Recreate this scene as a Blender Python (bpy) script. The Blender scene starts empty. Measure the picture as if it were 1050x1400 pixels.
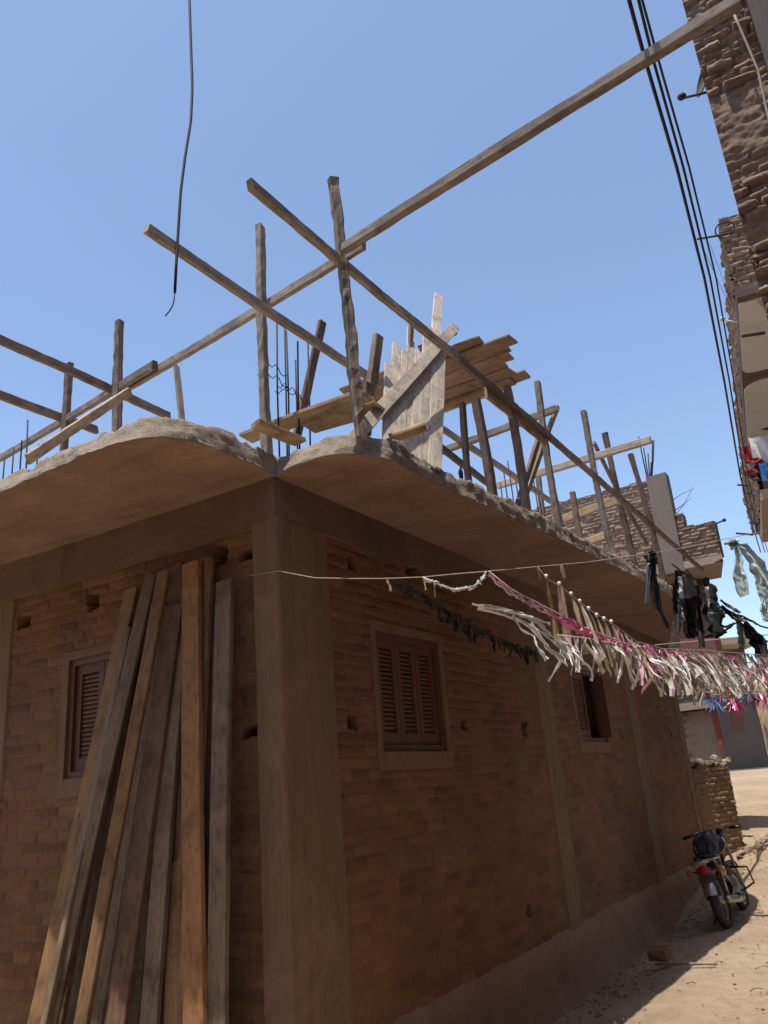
import bpy, math, random
from mathutils import Vector as V, Matrix, noise
import numpy as np
random.seed(11)
rnd = random.uniform
scene = bpy.context.scene
COL = scene.collection
# ------------------------------------------------------------------ camera geometry (photo is 1050 x 1400)
FPX = 1105.0; EYE = 2.0
_u = V((-262, -3200, FPX)).normalized()
_fw = V((0, 0, 1)); _F = (_fw - _u * _fw.dot(_u)).normalized(); _R = _F.cross(_u)
if _R.x < 0: _R = -_R
def tow(c): return V((c.dot(_R), c.dot(_F), c.dot(_u)))
def ray(px, py): return tow(V((px - 525, py - 700, FPX)).normalized())
CAM = V((0, 0, EYE))
def onZ(px, py, z):
    d = ray(px, py); return CAM + d * ((z - EYE) / d.z)
def onPlane(px, py, p0, n):
    d = ray(px, py); return CAM + d * ((p0 - CAM).dot(n) / d.dot(n))
def scr(p):
    v = p - CAM; c = _R * v.x + _F * v.y + _u * v.z
    return 525 + FPX * c.x / c.z, 700 + FPX * c.y / c.z
A_ = math.radians(30.6)
dR = V((math.sin(A_), math.cos(A_), 0)); nR = V((math.cos(A_), -math.sin(A_), 0)); UP = V((0, 0, 1))
dL = -nR; nL = -dR
C0 = V((-0.735, 5.16, 0))
def W(u, v, z): return C0 + dR * u + nR * v + UP * z
def uvz(p): q = p - C0; return q.dot(dR), q.dot(nR), p.z
def onV(px, py, v): return onPlane(px, py, W(0, v, 0), nR)
def onU(px, py, u): return onPlane(px, py, W(u, 0, 0), dR)
def onVert(base, px, py):
    n = V((base.x, base.y, 0)).normalized(); return onPlane(px, py, base, n)
def atDist(px, py, d):
    r = ray(px, py); return CAM + r * (d / math.hypot(r.x, r.y))
def smooth(a, b, x):
    t = min(1, max(0, (x - a) / (b - a))); return t * t * (3 - 2 * t)
def gz(x, y):
    z = 0.2 + 0.32 * smooth(10.5, 15.6, y) + 1.42 * smooth(14, 33, y) * (1 if y > 14 else 0)
    return z
# ------------------------------------------------------------------ materials
def nt(m):
    m.use_nodes = True; t = m.node_tree; return t, t.nodes, t.links
def ramp(n, stops):
    r = n.new('ShaderNodeValToRGB'); e = r.color_ramp.elements
    while len(e) < len(stops): e.new(0.5)
    for i, (p, c) in enumerate(stops):
        e[i].position = p; e[i].color = (*c, 1)
    return r
def noisen(n, l, vec, scale, detail=5, rough=.6, dist=0):
    t = n.new('ShaderNodeTexNoise'); t.inputs['Scale'].default_value = scale
    t.inputs['Detail'].default_value = detail; t.inputs['Roughness'].default_value = rough
    t.inputs['Distortion'].default_value = dist
    l.new(vec, t.inputs['Vector']); return t
def mapping(n, l, vec, sc, rot=(0, 0, 0)):
    m = n.new('ShaderNodeMapping'); m.inputs['Scale'].default_value = sc; m.inputs['Rotation'].default_value = rot
    l.new(vec, m.inputs['Vector']); return m.outputs['Vector']
def mixc(n, l, fac, a, b, mode='MIX'):
    m = n.new('ShaderNodeMix'); m.data_type = 'RGBA'; m.blend_type = mode
    for s, x in ((m.inputs[0], fac), (m.inputs[6], a), (m.inputs[7], b)):
        if isinstance(x, (int, float)): s.default_value = x
        elif isinstance(x, tuple): s.default_value = (*x, 1)
        else: l.new(x, s)
    return m.outputs[2]
def bump(n, l, h, bs, strength=.5, dist=.02):
    b = n.new('ShaderNodeBump'); b.inputs['Strength'].default_value = strength; b.inputs['Distance'].default_value = dist
    l.new(h, b.inputs['Height']); l.new(b.outputs[0], bs.inputs['Normal']); return b
def plain(name, col, rough=.6, metal=0.0, var=.25, scale=30, bmp=.15):
    m = bpy.data.materials.new(name); t, n, l = nt(m); bs = n['Principled BSDF']
    tc = n.new('ShaderNodeTexCoord'); ns = noisen(n, l, tc.outputs['Object'], scale)
    r = ramp(n, [(.25, tuple(c * (1 - var) for c in col)), (.75, tuple(min(1, c * (1 + var)) for c in col))])
    l.new(ns.outputs[0], r.inputs[0]); l.new(r.outputs[0], bs.inputs['Base Color'])
    bs.inputs['Roughness'].default_value = rough; bs.inputs['Metallic'].default_value = metal
    if bmp: bump(n, l, ns.outputs[0], bs, bmp, .01)
    return m
def mineral(name, cols, s1=2.0, s2=25, stretch=(1, 1, 1), rot=(0, 0, 0), rough=.95, bmp=.5, bd=.01, stain=None, stain_scale=1.0):
    """plaster, mortar, concrete: two scales of mottling, optional stretch, optional stain"""
    m = bpy.data.materials.new(name); t, n, l = nt(m); bs = n['Principled BSDF']
    tc = n.new('ShaderNodeTexCoord'); vec = mapping(n, l, tc.outputs['Object'], stretch, rot)
    a = noisen(n, l, vec, s1, 6, .62, .3); b = noisen(n, l, vec, s2, 8, .7)
    k = len(cols); ra = ramp(n, [(.3 + .4 * i / (k - 1), c) for i, c in enumerate(cols)])
    l.new(a.outputs[0], ra.inputs[0])
    rb = ramp(n, [(.25, (.68, .68, .68)), (.7, (1.15, 1.15, 1.15))]); l.new(b.outputs[0], rb.inputs[0])
    c = mixc(n, l, .8, ra.outputs[0], rb.outputs[0], 'MULTIPLY')
    if stain:
        s = noisen(n, l, tc.outputs['Object'], stain_scale, 7, .68, .8)
        rs = ramp(n, [(.52, (0, 0, 0)), (.66, (1, 1, 1))]); l.new(s.outputs[0], rs.inputs[0])
        c = mixc(n, l, rs.outputs[0], c, stain)
    l.new(c, bs.inputs['Base Color']); bs.inputs['Roughness'].default_value = rough
    add = n.new('ShaderNodeMath'); add.operation = 'MULTIPLY_ADD'; l.new(b.outputs[0], add.inputs[0]); add.inputs[1].default_value = .5
    l.new(a.outputs[0], add.inputs[2]); bump(n, l, add.outputs[0], bs, bmp, bd)
    return m
def brickmat(name, cols, mud, ms=1.3, bmp=.6, islands=False):
    """bricks of several firings; joints and smears of mud (mix stored per vertex with the brick bond)"""
    m = bpy.data.materials.new(name); t, n, l = nt(m); bs = n['Principled BSDF']
    g = n.new('ShaderNodeNewGeometry'); tc = n.new('ShaderNodeTexCoord'); at = n.new('ShaderNodeAttribute'); at.attribute_name = 'brick_mix'
    sp = n.new('ShaderNodeSeparateColor'); l.new(at.outputs['Color'], sp.inputs[0])
    k = len(cols); r = ramp(n, [(i / (k - 1), c) for i, c in enumerate(cols)]); l.new(g.outputs['Random Per Island'] if islands else sp.outputs[0], r.inputs[0])
    a = noisen(n, l, tc.outputs['Object'], 40, 6, .7); b = noisen(n, l, tc.outputs['Object'], ms, 8, .72, .4)
    ra = ramp(n, [(.25, (.6, .6, .6)), (.75, (1.25, 1.25, 1.25))]); l.new(a.outputs[0], ra.inputs[0])
    c = r.outputs[0] if islands else mixc(n, l, sp.outputs[1], r.outputs[0], mud)
    rb = ramp(n, [(.3, (.72, .70, .68)), (.7, (1.2, 1.2, 1.2))]); l.new(b.outputs[0], rb.inputs[0])
    c = mixc(n, l, .8, mixc(n, l, .9, c, ra.outputs[0], 'MULTIPLY'), rb.outputs[0], 'MULTIPLY')
    l.new(c, bs.inputs['Base Color']); bs.inputs['Roughness'].default_value = .95
    bump(n, l, a.outputs[0], bs, bmp, .006); return m
def wood(name, dark, light, tint=.35, rough=.85, grain=1.0, weather=.85):
    m = bpy.data.materials.new(name); t, n, l = nt(m); bs = n['Principled BSDF']
    tc = n.new('ShaderNodeTexCoord'); oi = n.new('ShaderNodeObjectInfo')
    off = n.new('ShaderNodeVectorMath'); off.operation = 'ADD'; l.new(tc.outputs['Object'], off.inputs[0])
    cmb = n.new('ShaderNodeCombineXYZ'); mu = n.new('ShaderNodeMath'); mu.operation = 'MULTIPLY'; mu.inputs[1].default_value = 37
    l.new(oi.outputs['Random'], mu.inputs[0]); l.new(mu.outputs[0], cmb.inputs[2]); l.new(cmb.outputs[0], off.inputs[1])
    v1 = mapping(n, l, off.outputs[0], (38, 38, 1.6)); a = noisen(n, l, v1, 2.2 * grain, 7, .65, .6)
    b = noisen(n, l, off.outputs[0], 3.0, 6, .65, .5)
    ra = ramp(n, [(.3, dark), (.72, light)]); l.new(a.outputs[0], ra.inputs[0])
    rb = ramp(n, [(.28, (.42, .39, .37)), (.5, (.95, .95, .95)), (.7, (1.2, 1.2, 1.2))]); l.new(b.outputs[0], rb.inputs[0])
    e = noisen(n, l, mapping(n, l, off.outputs[0], (9, 9, 3.5)), 3.0, 6, .75); re_ = ramp(n, [(.34, (.55, .52, .5)), (.48, (1, 1, 1)), (.66, (1.12, 1.12, 1.1))]); l.new(e.outputs[0], re_.inputs[0])
    c = mixc(n, l, weather, mixc(n, l, weather, ra.outputs[0], rb.outputs[0], 'MULTIPLY'), re_.outputs[0], 'MULTIPLY')
    hs = n.new('ShaderNodeHueSaturation'); mr = n.new('ShaderNodeMapRange'); mr.inputs[3].default_value = 1 - tint; mr.inputs[4].default_value = 1 + tint
    l.new(oi.outputs['Random'], mr.inputs[0]); l.new(mr.outputs[0], hs.inputs['Value']); l.new(c, hs.inputs['Color'])
    k = n.new('ShaderNodeTexVoronoi'); k.inputs['Scale'].default_value = 4.5
    l.new(mapping(n, l, off.outputs[0], (2.2, 2.2, .55)), k.inputs['Vector'])
    rk = ramp(n, [(.035, (.25, .2, .16)), (.075, (1, 1, 1))]); l.new(k.outputs['Distance'], rk.inputs[0])
    c = mixc(n, l, .8, hs.outputs[0], rk.outputs[0], 'MULTIPLY')
    l.new(c, bs.inputs['Base Color']); bs.inputs['Roughness'].default_value = rough
    bump(n, l, a.outputs[0], bs, .5, .004); return m
def soffitmat():
    """board-marked slab underside: lines along each overhang"""
    m = bpy.data.materials.new('slab_concrete'); t, n, l = nt(m); bs = n['Principled BSDF']; tc = n.new('ShaderNodeTexCoord'); o = tc.outputs['Object']
    rr = mapping(n, l, o, (1, 1, 1), (0, 0, -A_ * -1)); sx = n.new('ShaderNodeSeparateXYZ'); l.new(rr, sx.inputs[0])   # x' across the street, y' along it
    fr = noisen(n, l, mapping(n, l, rr, (9, .7, 1)), 1.0, 4, .6); fl = noisen(n, l, mapping(n, l, rr, (.7, 9, 1)), 1.0, 4, .6)
    d = rr.node
    cx = n.new('ShaderNodeVectorMath'); cx.operation = 'DOT_PRODUCT'; l.new(o, cx.inputs[0]); cx.inputs[1].default_value = nR
    gt = n.new('ShaderNodeMath'); gt.operation = 'GREATER_THAN'; l.new(cx.outputs['Value'], gt.inputs[0]); gt.inputs[1].default_value = 0.03
    mr = mixc(n, l, gt.outputs[0], fl.outputs['Color'], fr.outputs['Color'])
    a = noisen(n, l, o, 1.7, 7, .65, .5); b = noisen(n, l, o, 30, 7, .7)
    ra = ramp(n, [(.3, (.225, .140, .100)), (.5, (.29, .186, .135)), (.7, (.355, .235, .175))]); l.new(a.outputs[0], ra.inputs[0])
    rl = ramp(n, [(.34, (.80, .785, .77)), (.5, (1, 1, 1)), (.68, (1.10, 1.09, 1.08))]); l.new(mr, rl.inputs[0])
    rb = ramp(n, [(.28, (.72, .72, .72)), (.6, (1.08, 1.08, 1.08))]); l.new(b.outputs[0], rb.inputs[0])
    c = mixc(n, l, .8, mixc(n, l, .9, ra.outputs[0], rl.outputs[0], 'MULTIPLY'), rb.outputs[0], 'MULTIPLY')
    l.new(c, bs.inputs['Base Color']); bs.inputs['Roughness'].default_value = .95
    ad = n.new('ShaderNodeMath'); ad.operation = 'MULTIPLY_ADD'; l.new(b.outputs[0], ad.inputs[0]); ad.inputs[1].default_value = .4; l.new(mr, ad.inputs[2]); bump(n, l, ad.outputs[0], bs, .7, .012)
    return m
M = {}
M['brick'] = brickmat('fired_brick', [(.20, .088, .038), (.245, .112, .05), (.21, .092, .040), (.265, .128, .06), (.22, .102, .047), (.165, .072, .034), (.235, .10, .045)], (.21, .122, .06), 1.6)
M['mortar'] = mineral('mud_mortar', [(.15, .085, .048), (.22, .13, .075)], 3, 40)
M['roughbrick'] = brickmat('rough_brick', [(.25, .155, .11), (.35, .235, .17), (.285, .18, .13), (.41, .29, .215), (.225, .135, .098)], (.28, .19, .138), 2.0, .9)
M['roughmortar'] = mineral('rough_mortar', [(.14, .09, .065), (.24, .165, .12)], 4, 35)
M['column'] = mineral('column_concrete', [(.175, .10, .050), (.24, .145, .076), (.205, .132, .064), (.225, .13, .070)], 2.0, 22, (3.2, 3.2, .14), bmp=.8, stain=(.27, .165, .105), stain_scale=1.6)
M['beam'] = mineral('beam_concrete', [(.165, .10, .062), (.225, .14, .09)], 2.5, 25, (.7, .7, 1.5), bmp=.6, stain=(.14, .085, .055))
rotz = -(math.pi / 2 - A_)
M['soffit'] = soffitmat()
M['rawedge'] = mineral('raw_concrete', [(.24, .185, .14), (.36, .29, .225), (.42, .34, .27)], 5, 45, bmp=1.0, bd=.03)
M['plinth'] = mineral('plinth_render', [(.25, .148, .082), (.32, .195, .112)], 1.5, 20, bmp=.6, stain=(.205, .12, .07), stain_scale=1.2)
M['plaster'] = mineral('window_plaster', [(.21, .118, .062), (.26, .15, .085)], 4, 30, bmp=.6)
M['shutter'] = wood('shutter_paint', (.115, .042, .02), (.17, .066, .034), .08, .6, weather=.3)
M['louver'] = wood('louver_paint', (.15, .062, .034), (.21, .095, .056), .08, .6, weather=.3)
M['w_grey'] = wood('weathered_timber', (.19, .15, .118), (.46, .385, .315), .14)
M['w_brown'] = wood('brown_timber', (.14, .095, .07), (.31, .22, .165), .16)
M['w_deck'] = wood('deck_boards', (.26, .165, .11), (.44, .295, .20), .12)
M['w_dark'] = wood('cement_stained_timber', (.05, .036, .028), (.46, .37, .29), .10, grain=.45)
M['w_tan'] = wood('fresh_timber', (.36, .24, .14), (.58, .42, .26), .12)
M['w_pale'] = wood('pale_timber', (.33, .275, .22), (.55, .475, .39), .10)
M['p_tan'] = wood('tan_plank', (.26, .15, .07), (.38, .235, .12), .10)
M['p_orange'] = wood('orange_plank', (.30, .14, .055), (.40, .205, .088), .08)
M['p_grey'] = wood('grey_plank', (.19, .135, .085), (.29, .215, .14), .10)
M['p_brown'] = wood('brown_plank', (.17, .095, .058), (.26, .155, .095), .12)
M['steel'] = plain('rebar_steel', (.035, .03, .035), .7, .4)
M['iron'] = plain('old_iron', (.07, .055, .05), .7, .3)
M['cable'] = plain('black_cable', (.022, .022, .028), .55, 0, bmp=0)
M['cord'] = plain('thin_cord', (.45, .38, .30), .8, 0)
M['c_white'] = plain('white_plastic_strip', (.80, .78, .74), .5, 0, .08)
M['c_pink'] = plain('pink_plastic_strip', (.75, .22, .42), .5, 0, .15)
M['c_palepink'] = plain('pale_pink_strip', (.74, .46, .52), .5, 0, .15)
M['c_tan'] = plain('tan_paper_strip', (.44, .33, .22), .6, 0, .2)
M['c_gold'] = plain('ochre_strip', (.40, .27, .12), .6, 0, .2)
M['c_beige'] = plain('beige_strip', (.58, .50, .42), .6, 0, .15)
M['c_black'] = plain('black_plastic_strip', (.018, .017, .02), .45, 0, .2)
M['c_bluegrey'] = plain('grey_blue_strip', (.10, .12, .16), .5, 0, .2)
M['c_mint'] = plain('pale_green_cloth', (.55, .66, .62), .6, 0, .1)
M['c_blue'] = plain('blue_foil', (.08, .28, .62), .3, .3, .3)
M['c_magenta'] = plain('magenta_foil', (.72, .07, .30), .3, .3, .3)
M['c_silver'] = plain('silver_foil', (.6, .62, .66), .25, .6, .2)
M['c_red'] = plain('red_cloth', (.36, .035, .045), .9, 0, .2)
M['c_navy'] = plain('navy_cloth', (.02, .03, .13), .9, 0, .2)
M['creamsoffit'] = mineral('cream_plaster', [(.78, .77, .75), (.82, .81, .80)], 2, 20, bmp=.15)
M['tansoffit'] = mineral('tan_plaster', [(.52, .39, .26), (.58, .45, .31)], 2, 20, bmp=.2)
M['houseplaster'] = mineral('house_plaster', [(.36, .27, .20), (.44, .335, .255)], 1.5, 18, bmp=.5)
M['greycol'] = mineral('grey_column_concrete', [(.18, .148, .122), (.235, .195, .165)], 2, 25, (1.5, 1.5, .4), bmp=.4)
M['greywall'] = mineral('grey_render', [(.10, .082, .068), (.135, .112, .092)], 1.2, 15, bmp=.3)
M['pinkwall'] = mineral('pink_render', [(.42, .16, .12), (.50, .215, .165)], 1.5, 15, bmp=.3)
M['redpaint'] = mineral('red_paint', [(.30, .07, .035), (.36, .10, .05)], 2, 15, bmp=.2)
M['redcloth2'] = plain('orange_red_panel', (.55, .12, .07), .8)
M['whitepaint'] = plain('white_paint', (.62, .60, .57), .6)
M['darkin'] = plain('dark_opening', (.03, .022, .018), .9)
M['stone'] = brickmat('pale_rubble', [(.30, .23, .16), (.40, .32, .235), (.35, .27, .19)], (.5, .42, .33), 3, .6, True)
M['mudflank'] = mineral('mud_flank', [(.17, .115, .08), (.23, .16, .115)], 2.5, 25, bmp=.8)
M['straw'] = wood('reed_straw', (.24, .17, .10), (.38, .28, .18), .2)
M['w_panel'] = wood('pale_formwork_boards', (.42, .355, .285), (.66, .575, .48), .10)
M['rubber'] = plain('tyre_rubber', (.025, .023, .021), .85)
M['chrome'] = plain('dull_chrome', (.36, .34, .32), .35, .85, .15)
M['bikeblack'] = plain('black_paint', (.012, .012, .014), .35, 0, .2, bmp=0)
M['bikered'] = plain('red_paintwork', (.32, .015, .015), .3, 0, .1, bmp=0)
M['redlens'] = plain('red_lens', (.24, .008, .008), .3, 0, .1, bmp=0)
M['amber'] = plain('amber_lens', (.34, .10, .02), .35, 0, .1, bmp=0)
M['alu'] = plain('cast_aluminium', (.33, .32, .31), .45, .8, .2)
M['twig'] = plain('dry_twig', (.16, .12, .09), .9)
def sandmat():
    m = bpy.data.materials.new('sandy_street'); t, n, l = nt(m); bs = n['Principled BSDF']
    tc = n.new('ShaderNodeTexCoord'); o = tc.outputs['Object']
    a = noisen(n, l, o, .9, 8, .65, .4); b = noisen(n, l, o, 9, 8, .7); d = noisen(n, l, o, 60, 5, .7)
    trk = noisen(n, l, mapping(n, l, o, (7, 1.0, 1), (0, 0, A_)), 1.5, 5, .6)
    ra = ramp(n, [(.3, (.37, .272, .18)), (.5, (.45, .34, .235)), (.7, (.52, .405, .295))]); l.new(a.outputs[0], ra.inputs[0])
    rb = ramp(n, [(.3, (.8, .79, .78)), (.6, (1.06, 1.06, 1.06))]); l.new(b.outputs[0], rb.inputs[0])
    c = mixc(n, l, .8, ra.outputs[0], rb.outputs[0], 'MULTIPLY')
    rd = ramp(n, [(.3, (.72, .7, .68)), (.45, (1, 1, 1))]); l.new(d.outputs[0], rd.inputs[0])
    c = mixc(n, l, .6, c, rd.outputs[0], 'MULTIPLY')
    l.new(c, bs.inputs['Base Color']); bs.inputs['Roughness'].default_value = 1
    h1 = n.new('ShaderNodeMath'); h1.operation = 'MULTIPLY_ADD'; l.new(trk.outputs[0], h1.inputs[0]); h1.inputs[1].default_value = 2.2; l.new(b.outputs[0], h1.inputs[2])
    h2 = n.new('ShaderNodeMath'); h2.operation = 'MULTIPLY_ADD'; l.new(d.outputs[0], h2.inputs[0]); h2.inputs[1].default_value = .25; l.new(h1.outputs[0], h2.inputs[2])
    bump(n, l, h2.outputs[0], bs, .9, .045); return m
M['sand'] = sandmat()
# ------------------------------------------------------------------ mesh helpers
class MB:
    def __init__(s): s.v = []; s.f = []; s.m = []; s.sm = []
    def add(s, vs, fs, mi=0, sm=False):
        o = len(s.v); s.v += [tuple(x) for x in vs]; s.f += [tuple(i + o for i in f) for f in fs]; s.m += [mi] * len(fs); s.sm += [sm] * len(fs)
    def hexa(s, p, mi=0):    # p: 8 points, bottom 4 ccw then top 4
        s.add(p, [(3, 2, 1, 0), (4, 5, 6, 7), (0, 1, 5, 4), (1, 2, 6, 5), (2, 3, 7, 6), (3, 0, 4, 7)], mi)
    def box(s, o, a, b, c, mi=0, j=0):   # corner o and edge vectors a,b,c
        p = [o, o + a, o + a + b, o + b, o + c, o + a + c, o + a + b + c, o + b + c]
        if j: p = [q + V((rnd(-j, j), rnd(-j, j), rnd(-j, j))) for q in p]
        s.hexa(p, mi)
    def uvbox(s, u0, u1, v0, v1, z0, z1, mi=0, j=0):
        s.box(W(u0, v0, z0), dR * (u1 - u0), nR * (v1 - v0), UP * (z1 - z0), mi, j)
    def tube(s, pts, r, n=8, mi=0, cap=True, r2=None):
        pts = [V(p) for p in pts]; k = len(pts); vs = []
        t0 = (pts[1] - pts[0]).normalized(); x = t0.orthogonal().normalized()
        for i, p in enumerate(pts):
            t = (pts[min(i + 1, k - 1)] - pts[max(i - 1, 0)]).normalized()
            x = (x - t * x.dot(t)).normalized(); y = t.cross(x)
            rr = r[i] if isinstance(r, (list, tuple)) else r if r2 is None else r + (r2 - r) * i / (k - 1)
            for q in range(n):
                a = 2 * math.pi * q / n; vs.append(p + x * (rr * math.cos(a)) + y * (rr * math.sin(a)))
        fs = [(i * n + q, i * n + (q + 1) % n, (i + 1) * n + (q + 1) % n, (i + 1) * n + q) for i in range(k - 1) for q in range(n)]
        if cap: fs += [tuple(reversed(range(n))), tuple(range((k - 1) * n, k * n))]
        s.add(vs, fs, mi, True)
    def torus(s, c, ax, R, r, n=28, k=8, mi=0, flat=1.0):
        x = ax.orthogonal().normalized(); y = ax.cross(x).normalized(); vs = []
        for i in range(n):
            a = 2 * math.pi * i / n; e = x * math.cos(a) + y * math.sin(a)
            for q in range(k):
                b = 2 * math.pi * q / k; vs.append(c + e * (R + r * math.cos(b)) + ax * (r * flat * math.sin(b)))
        fs = [(i * k + q, ((i + 1) % n) * k + q, ((i + 1) % n) * k + (q + 1) % k, i * k + (q + 1) % k) for i in range(n) for q in range(k)]
        s.add(vs, fs, mi, True)
    def ell(s, c, ax, ay, az, n=14, k=8, mi=0):
        vs = []; fs = []
        for i in range(k + 1):
            t = math.pi * i / k
            for q in range(n):
                a = 2 * math.pi * q / n; vs.append(c + ax * (math.sin(t) * math.cos(a)) + ay * (math.sin(t) * math.sin(a)) + az * math.cos(t))
        fs = [(i * n + q, (i + 1) * n + q, (i + 1) * n + (q + 1) % n, i * n + (q + 1) % n) for i in range(k) for q in range(n)]
        s.add(vs, fs, mi, True)
    def ribbon(s, pts, w, side, mi=0, twist=0, th=.0015, crump=.22):
        """a strip of thin plastic or cloth, folded and crumpled across its width"""
        k = len(pts); vs = []; C = 4; sd = rnd(0, 99)
        for i, p in enumerate(pts):
            t = (pts[min(i + 1, k - 1)] - pts[max(i - 1, 0)]).normalized()
            x = (side - t * side.dot(t)); x = x.normalized() if x.length > 1e-4 else t.orthogonal().normalized()
            x = Matrix.Rotation(twist * i / k, 3, t) @ x; nn = t.cross(x)
            ww = (w[i] if isinstance(w, (list, tuple)) else w) * rnd(.8, 1.15)
            for q in range(C + 1):
                a = q / C - .5; fo = math.sin(q * 2.4 + sd) * crump * ww + rnd(-.5, .5) * crump * ww * .6
                vs.append(p + x * ww * a + nn * fo + t * rnd(-.1, .1) * ww)
        n = C + 1
        s.add(vs, [(i * n + q, i * n + q + 1, (i + 1) * n + q + 1, (i + 1) * n + q) for i in range(k - 1) for q in range(C)], mi, False)
    def build(s, name, mats, parent=None, loc=None, sharp=0):
        me = bpy.data.meshes.new(name); o0 = loc if loc is not None else V((0, 0, 0))
        me.from_pydata([tuple(V(v) - o0) for v in s.v], [], s.f)
        for m in (mats if isinstance(mats, (list, tuple)) else [mats]): me.materials.append(M[m])
        me.polygons.foreach_set('material_index', s.m); me.polygons.foreach_set('use_smooth', s.sm); me.update()
        if sharp: me.set_sharp_from_angle(angle=math.radians(sharp))
        o = bpy.data.objects.new(name, me); COL.objects.link(o)
        if parent is not None:
            o.parent = parent; o.location = o0 - wloc(parent)
        else: o.location = o0
        return o
def wloc(o):
    p = V(o.location); q = o.parent
    while q is not None: p = p + V(q.location); q = q.parent
    return p
def tag(o, label=None, cat=None, group=None, kind=None):
    if label: o['label'] = label
    if cat: o['category'] = cat
    if group: o['group'] = group
    if kind: o['kind'] = kind
    return o
def thing(name, label, cat, loc, group=None):
    o = bpy.data.objects.new(name, None); COL.objects.link(o); o.location = loc; o.empty_display_size = .2
    return tag(o, label, cat, group)
def timber(name, p, q, w, h, mat, parent=None, face=None, bow=.006, rough=.004, rnd_sec=False, cut=.03, taper=0.0):
    """one timber from p to q; w along 'face' direction, h across; own axes so that the grain runs along it"""
    if mat in ('w_grey', 'w_brown', 'w_dark') and (name in ('post', 'rail', 'brace', 'prop')): w *= .86; h *= .86; rough *= 1.7 if name == 'post' else 1.1; bow *= 1.5
    p = V(p); q = V(q); L = (q - p).length; z = (q - p).normalized()
    x = V(face) if face is not None else z.cross(UP if abs(z.z) < .9 else dR)
    x = (x - z * x.dot(z)); x = x.normalized() if x.length > 1e-3 else z.orthogonal().normalized(); y = z.cross(x)
    k = max(3, int(L / .07)); vs = []; sd = rnd(0, 100)
    if rnd_sec: sec = [(math.cos(a * math.pi / 5) * w / 2, math.sin(a * math.pi / 5) * h / 2) for a in range(10)]
    else:
        b = min(w, h) * .12; X = w / 2; Y = h / 2
        sec = [(X, -Y + b), (X, Y - b), (X - b, Y), (-X + b, Y), (-X, Y - b), (-X, -Y + b), (-X + b, -Y), (X - b, -Y)]
    n = len(sec); ph = rnd(0, 6); c1, c2 = rnd(-cut, cut), rnd(-cut, cut)
    for i in range(k + 1):
        t = i / k; bx = math.sin(t * math.pi) * bow * L * math.cos(ph); by = math.sin(t * math.pi) * bow * L * math.sin(ph)
        for (a, c) in sec:
            nz = (.8 * noise.noise(V((a * 14 + sd, c * 14, t * L * 2.2))) + .7 * noise.noise(V((a * 30 + sd, c * 30, t * L * 17)))) * rough * 1.7
            s = 1 - taper * t
            zz = t * L
            if i == 0: zz += c1 * a / max(w, .02)
            if i == k: zz += c2 * a / max(w, .02) + rnd(-.006, .006)
            vs.append((a * s * (1 + nz / max(w, .02)) + bx, c * s * (1 + nz / max(h, .02)) + by, zz))
    fs = [(i * n + j, i * n + (j + 1) % n, (i + 1) * n + (j + 1) % n, (i + 1) * n + j) for i in range(k) for j in range(n)]
    fs += [tuple(reversed(range(n))), tuple(range(k * n, k * n + n))]
    me = bpy.data.meshes.new(name); me.from_pydata(vs, [], fs); me.materials.append(M[mat])
    me.polygons.foreach_set('use_smooth', [rnd_sec and f_i < len(fs) - 2 for f_i in range(len(fs))]); me.update()
    o = bpy.data.objects.new(name, me); COL.objects.link(o)
    R = Matrix((x, y, z)).transposed(); o.rotation_euler = R.to_euler()
    if parent is not None: o.parent = parent; o.location = p - wloc(parent)
    else: o.location = p
    return o
def sub(iv, holes):
    for (a, b) in holes:
        out = []
        for (s, e) in iv:
            if b <= s or a >= e: out.append((s, e)); continue
            if a > s: out.append((s, a))
            if b < e: out.append((b, e))
        iv = out
    return iv
def bricks(mb, O, d, n, length, z0, z1, holes=(), row=.078, bl=.235, gap=.012, dep=.10, thick=.24, jit=.006, vj=.003, mort=.008, top_rag=0.0, skip=.0):
    k = int(round((z1 - z0) / row)); row = (z1 - z0) / k
    for i in range(k):
        a = z0 + i * row; b = a + row; zc = (a + b) / 2
        iv = sub([(0, length)], [(h[0], h[1]) for h in holes if h[2] < zc < h[3]])
        for (s, e) in iv:
            if e - s < .01: continue
            mb.box(O + d * s + n * (-thick) + UP * a, d * (e - s), n * (thick - mort), UP * row, 1)
            x = s - (bl / 2 if i % 2 else 0) - rnd(0, .05)
            while x < e:
                L = bl * rnd(.86, 1.08); x0 = max(s, x); x1 = min(e, x + L - gap * rnd(.5, 1.6)); x += L
                if x1 - x0 < .03 or random.random() < skip: continue
                g = rnd(-jit, jit); zz = rnd(-.002, .002)
                P = O + d * x0 + UP * (a + gap * rnd(.2, .6) + zz) + n * (-dep)
                mb.box(P, d * (x1 - x0), n * (dep + g), UP * (row - gap * rnd(.7, 1.2)), 0, vj)
# displaced masonry: a fine grid whose courses, joints and stones are real relief
def _h(a, b, s): v = np.sin(a * 127.1 + b * 311.7 + s * 74.7) * 43758.5453; return v - np.floor(v)
def vn(x, y, s=0.0):
    xi = np.floor(x); yi = np.floor(y); fx = x - xi; fy = y - yi; fx = fx * fx * (3 - 2 * fx); fy = fy * fy * (3 - 2 * fy)
    return (_h(xi, yi, s) * (1 - fx) + _h(xi + 1, yi, s) * fx) * (1 - fy) + (_h(xi, yi + 1, s) * (1 - fx) + _h(xi + 1, yi + 1, s) * fx) * fy
def fbm(x, y, s=0.0, o=4):
    r = 0; a = .5; t = 0
    for i in range(o): r = r + a * vn(x, y, s + i * 3.1); t += a; x = x * 2.03; y = y * 2.03; a *= .5
    return r / t
def ss(a, b, x): t = np.clip((x - a) / (b - a), 0, 1); return t * t * (3 - 2 * t)
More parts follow.
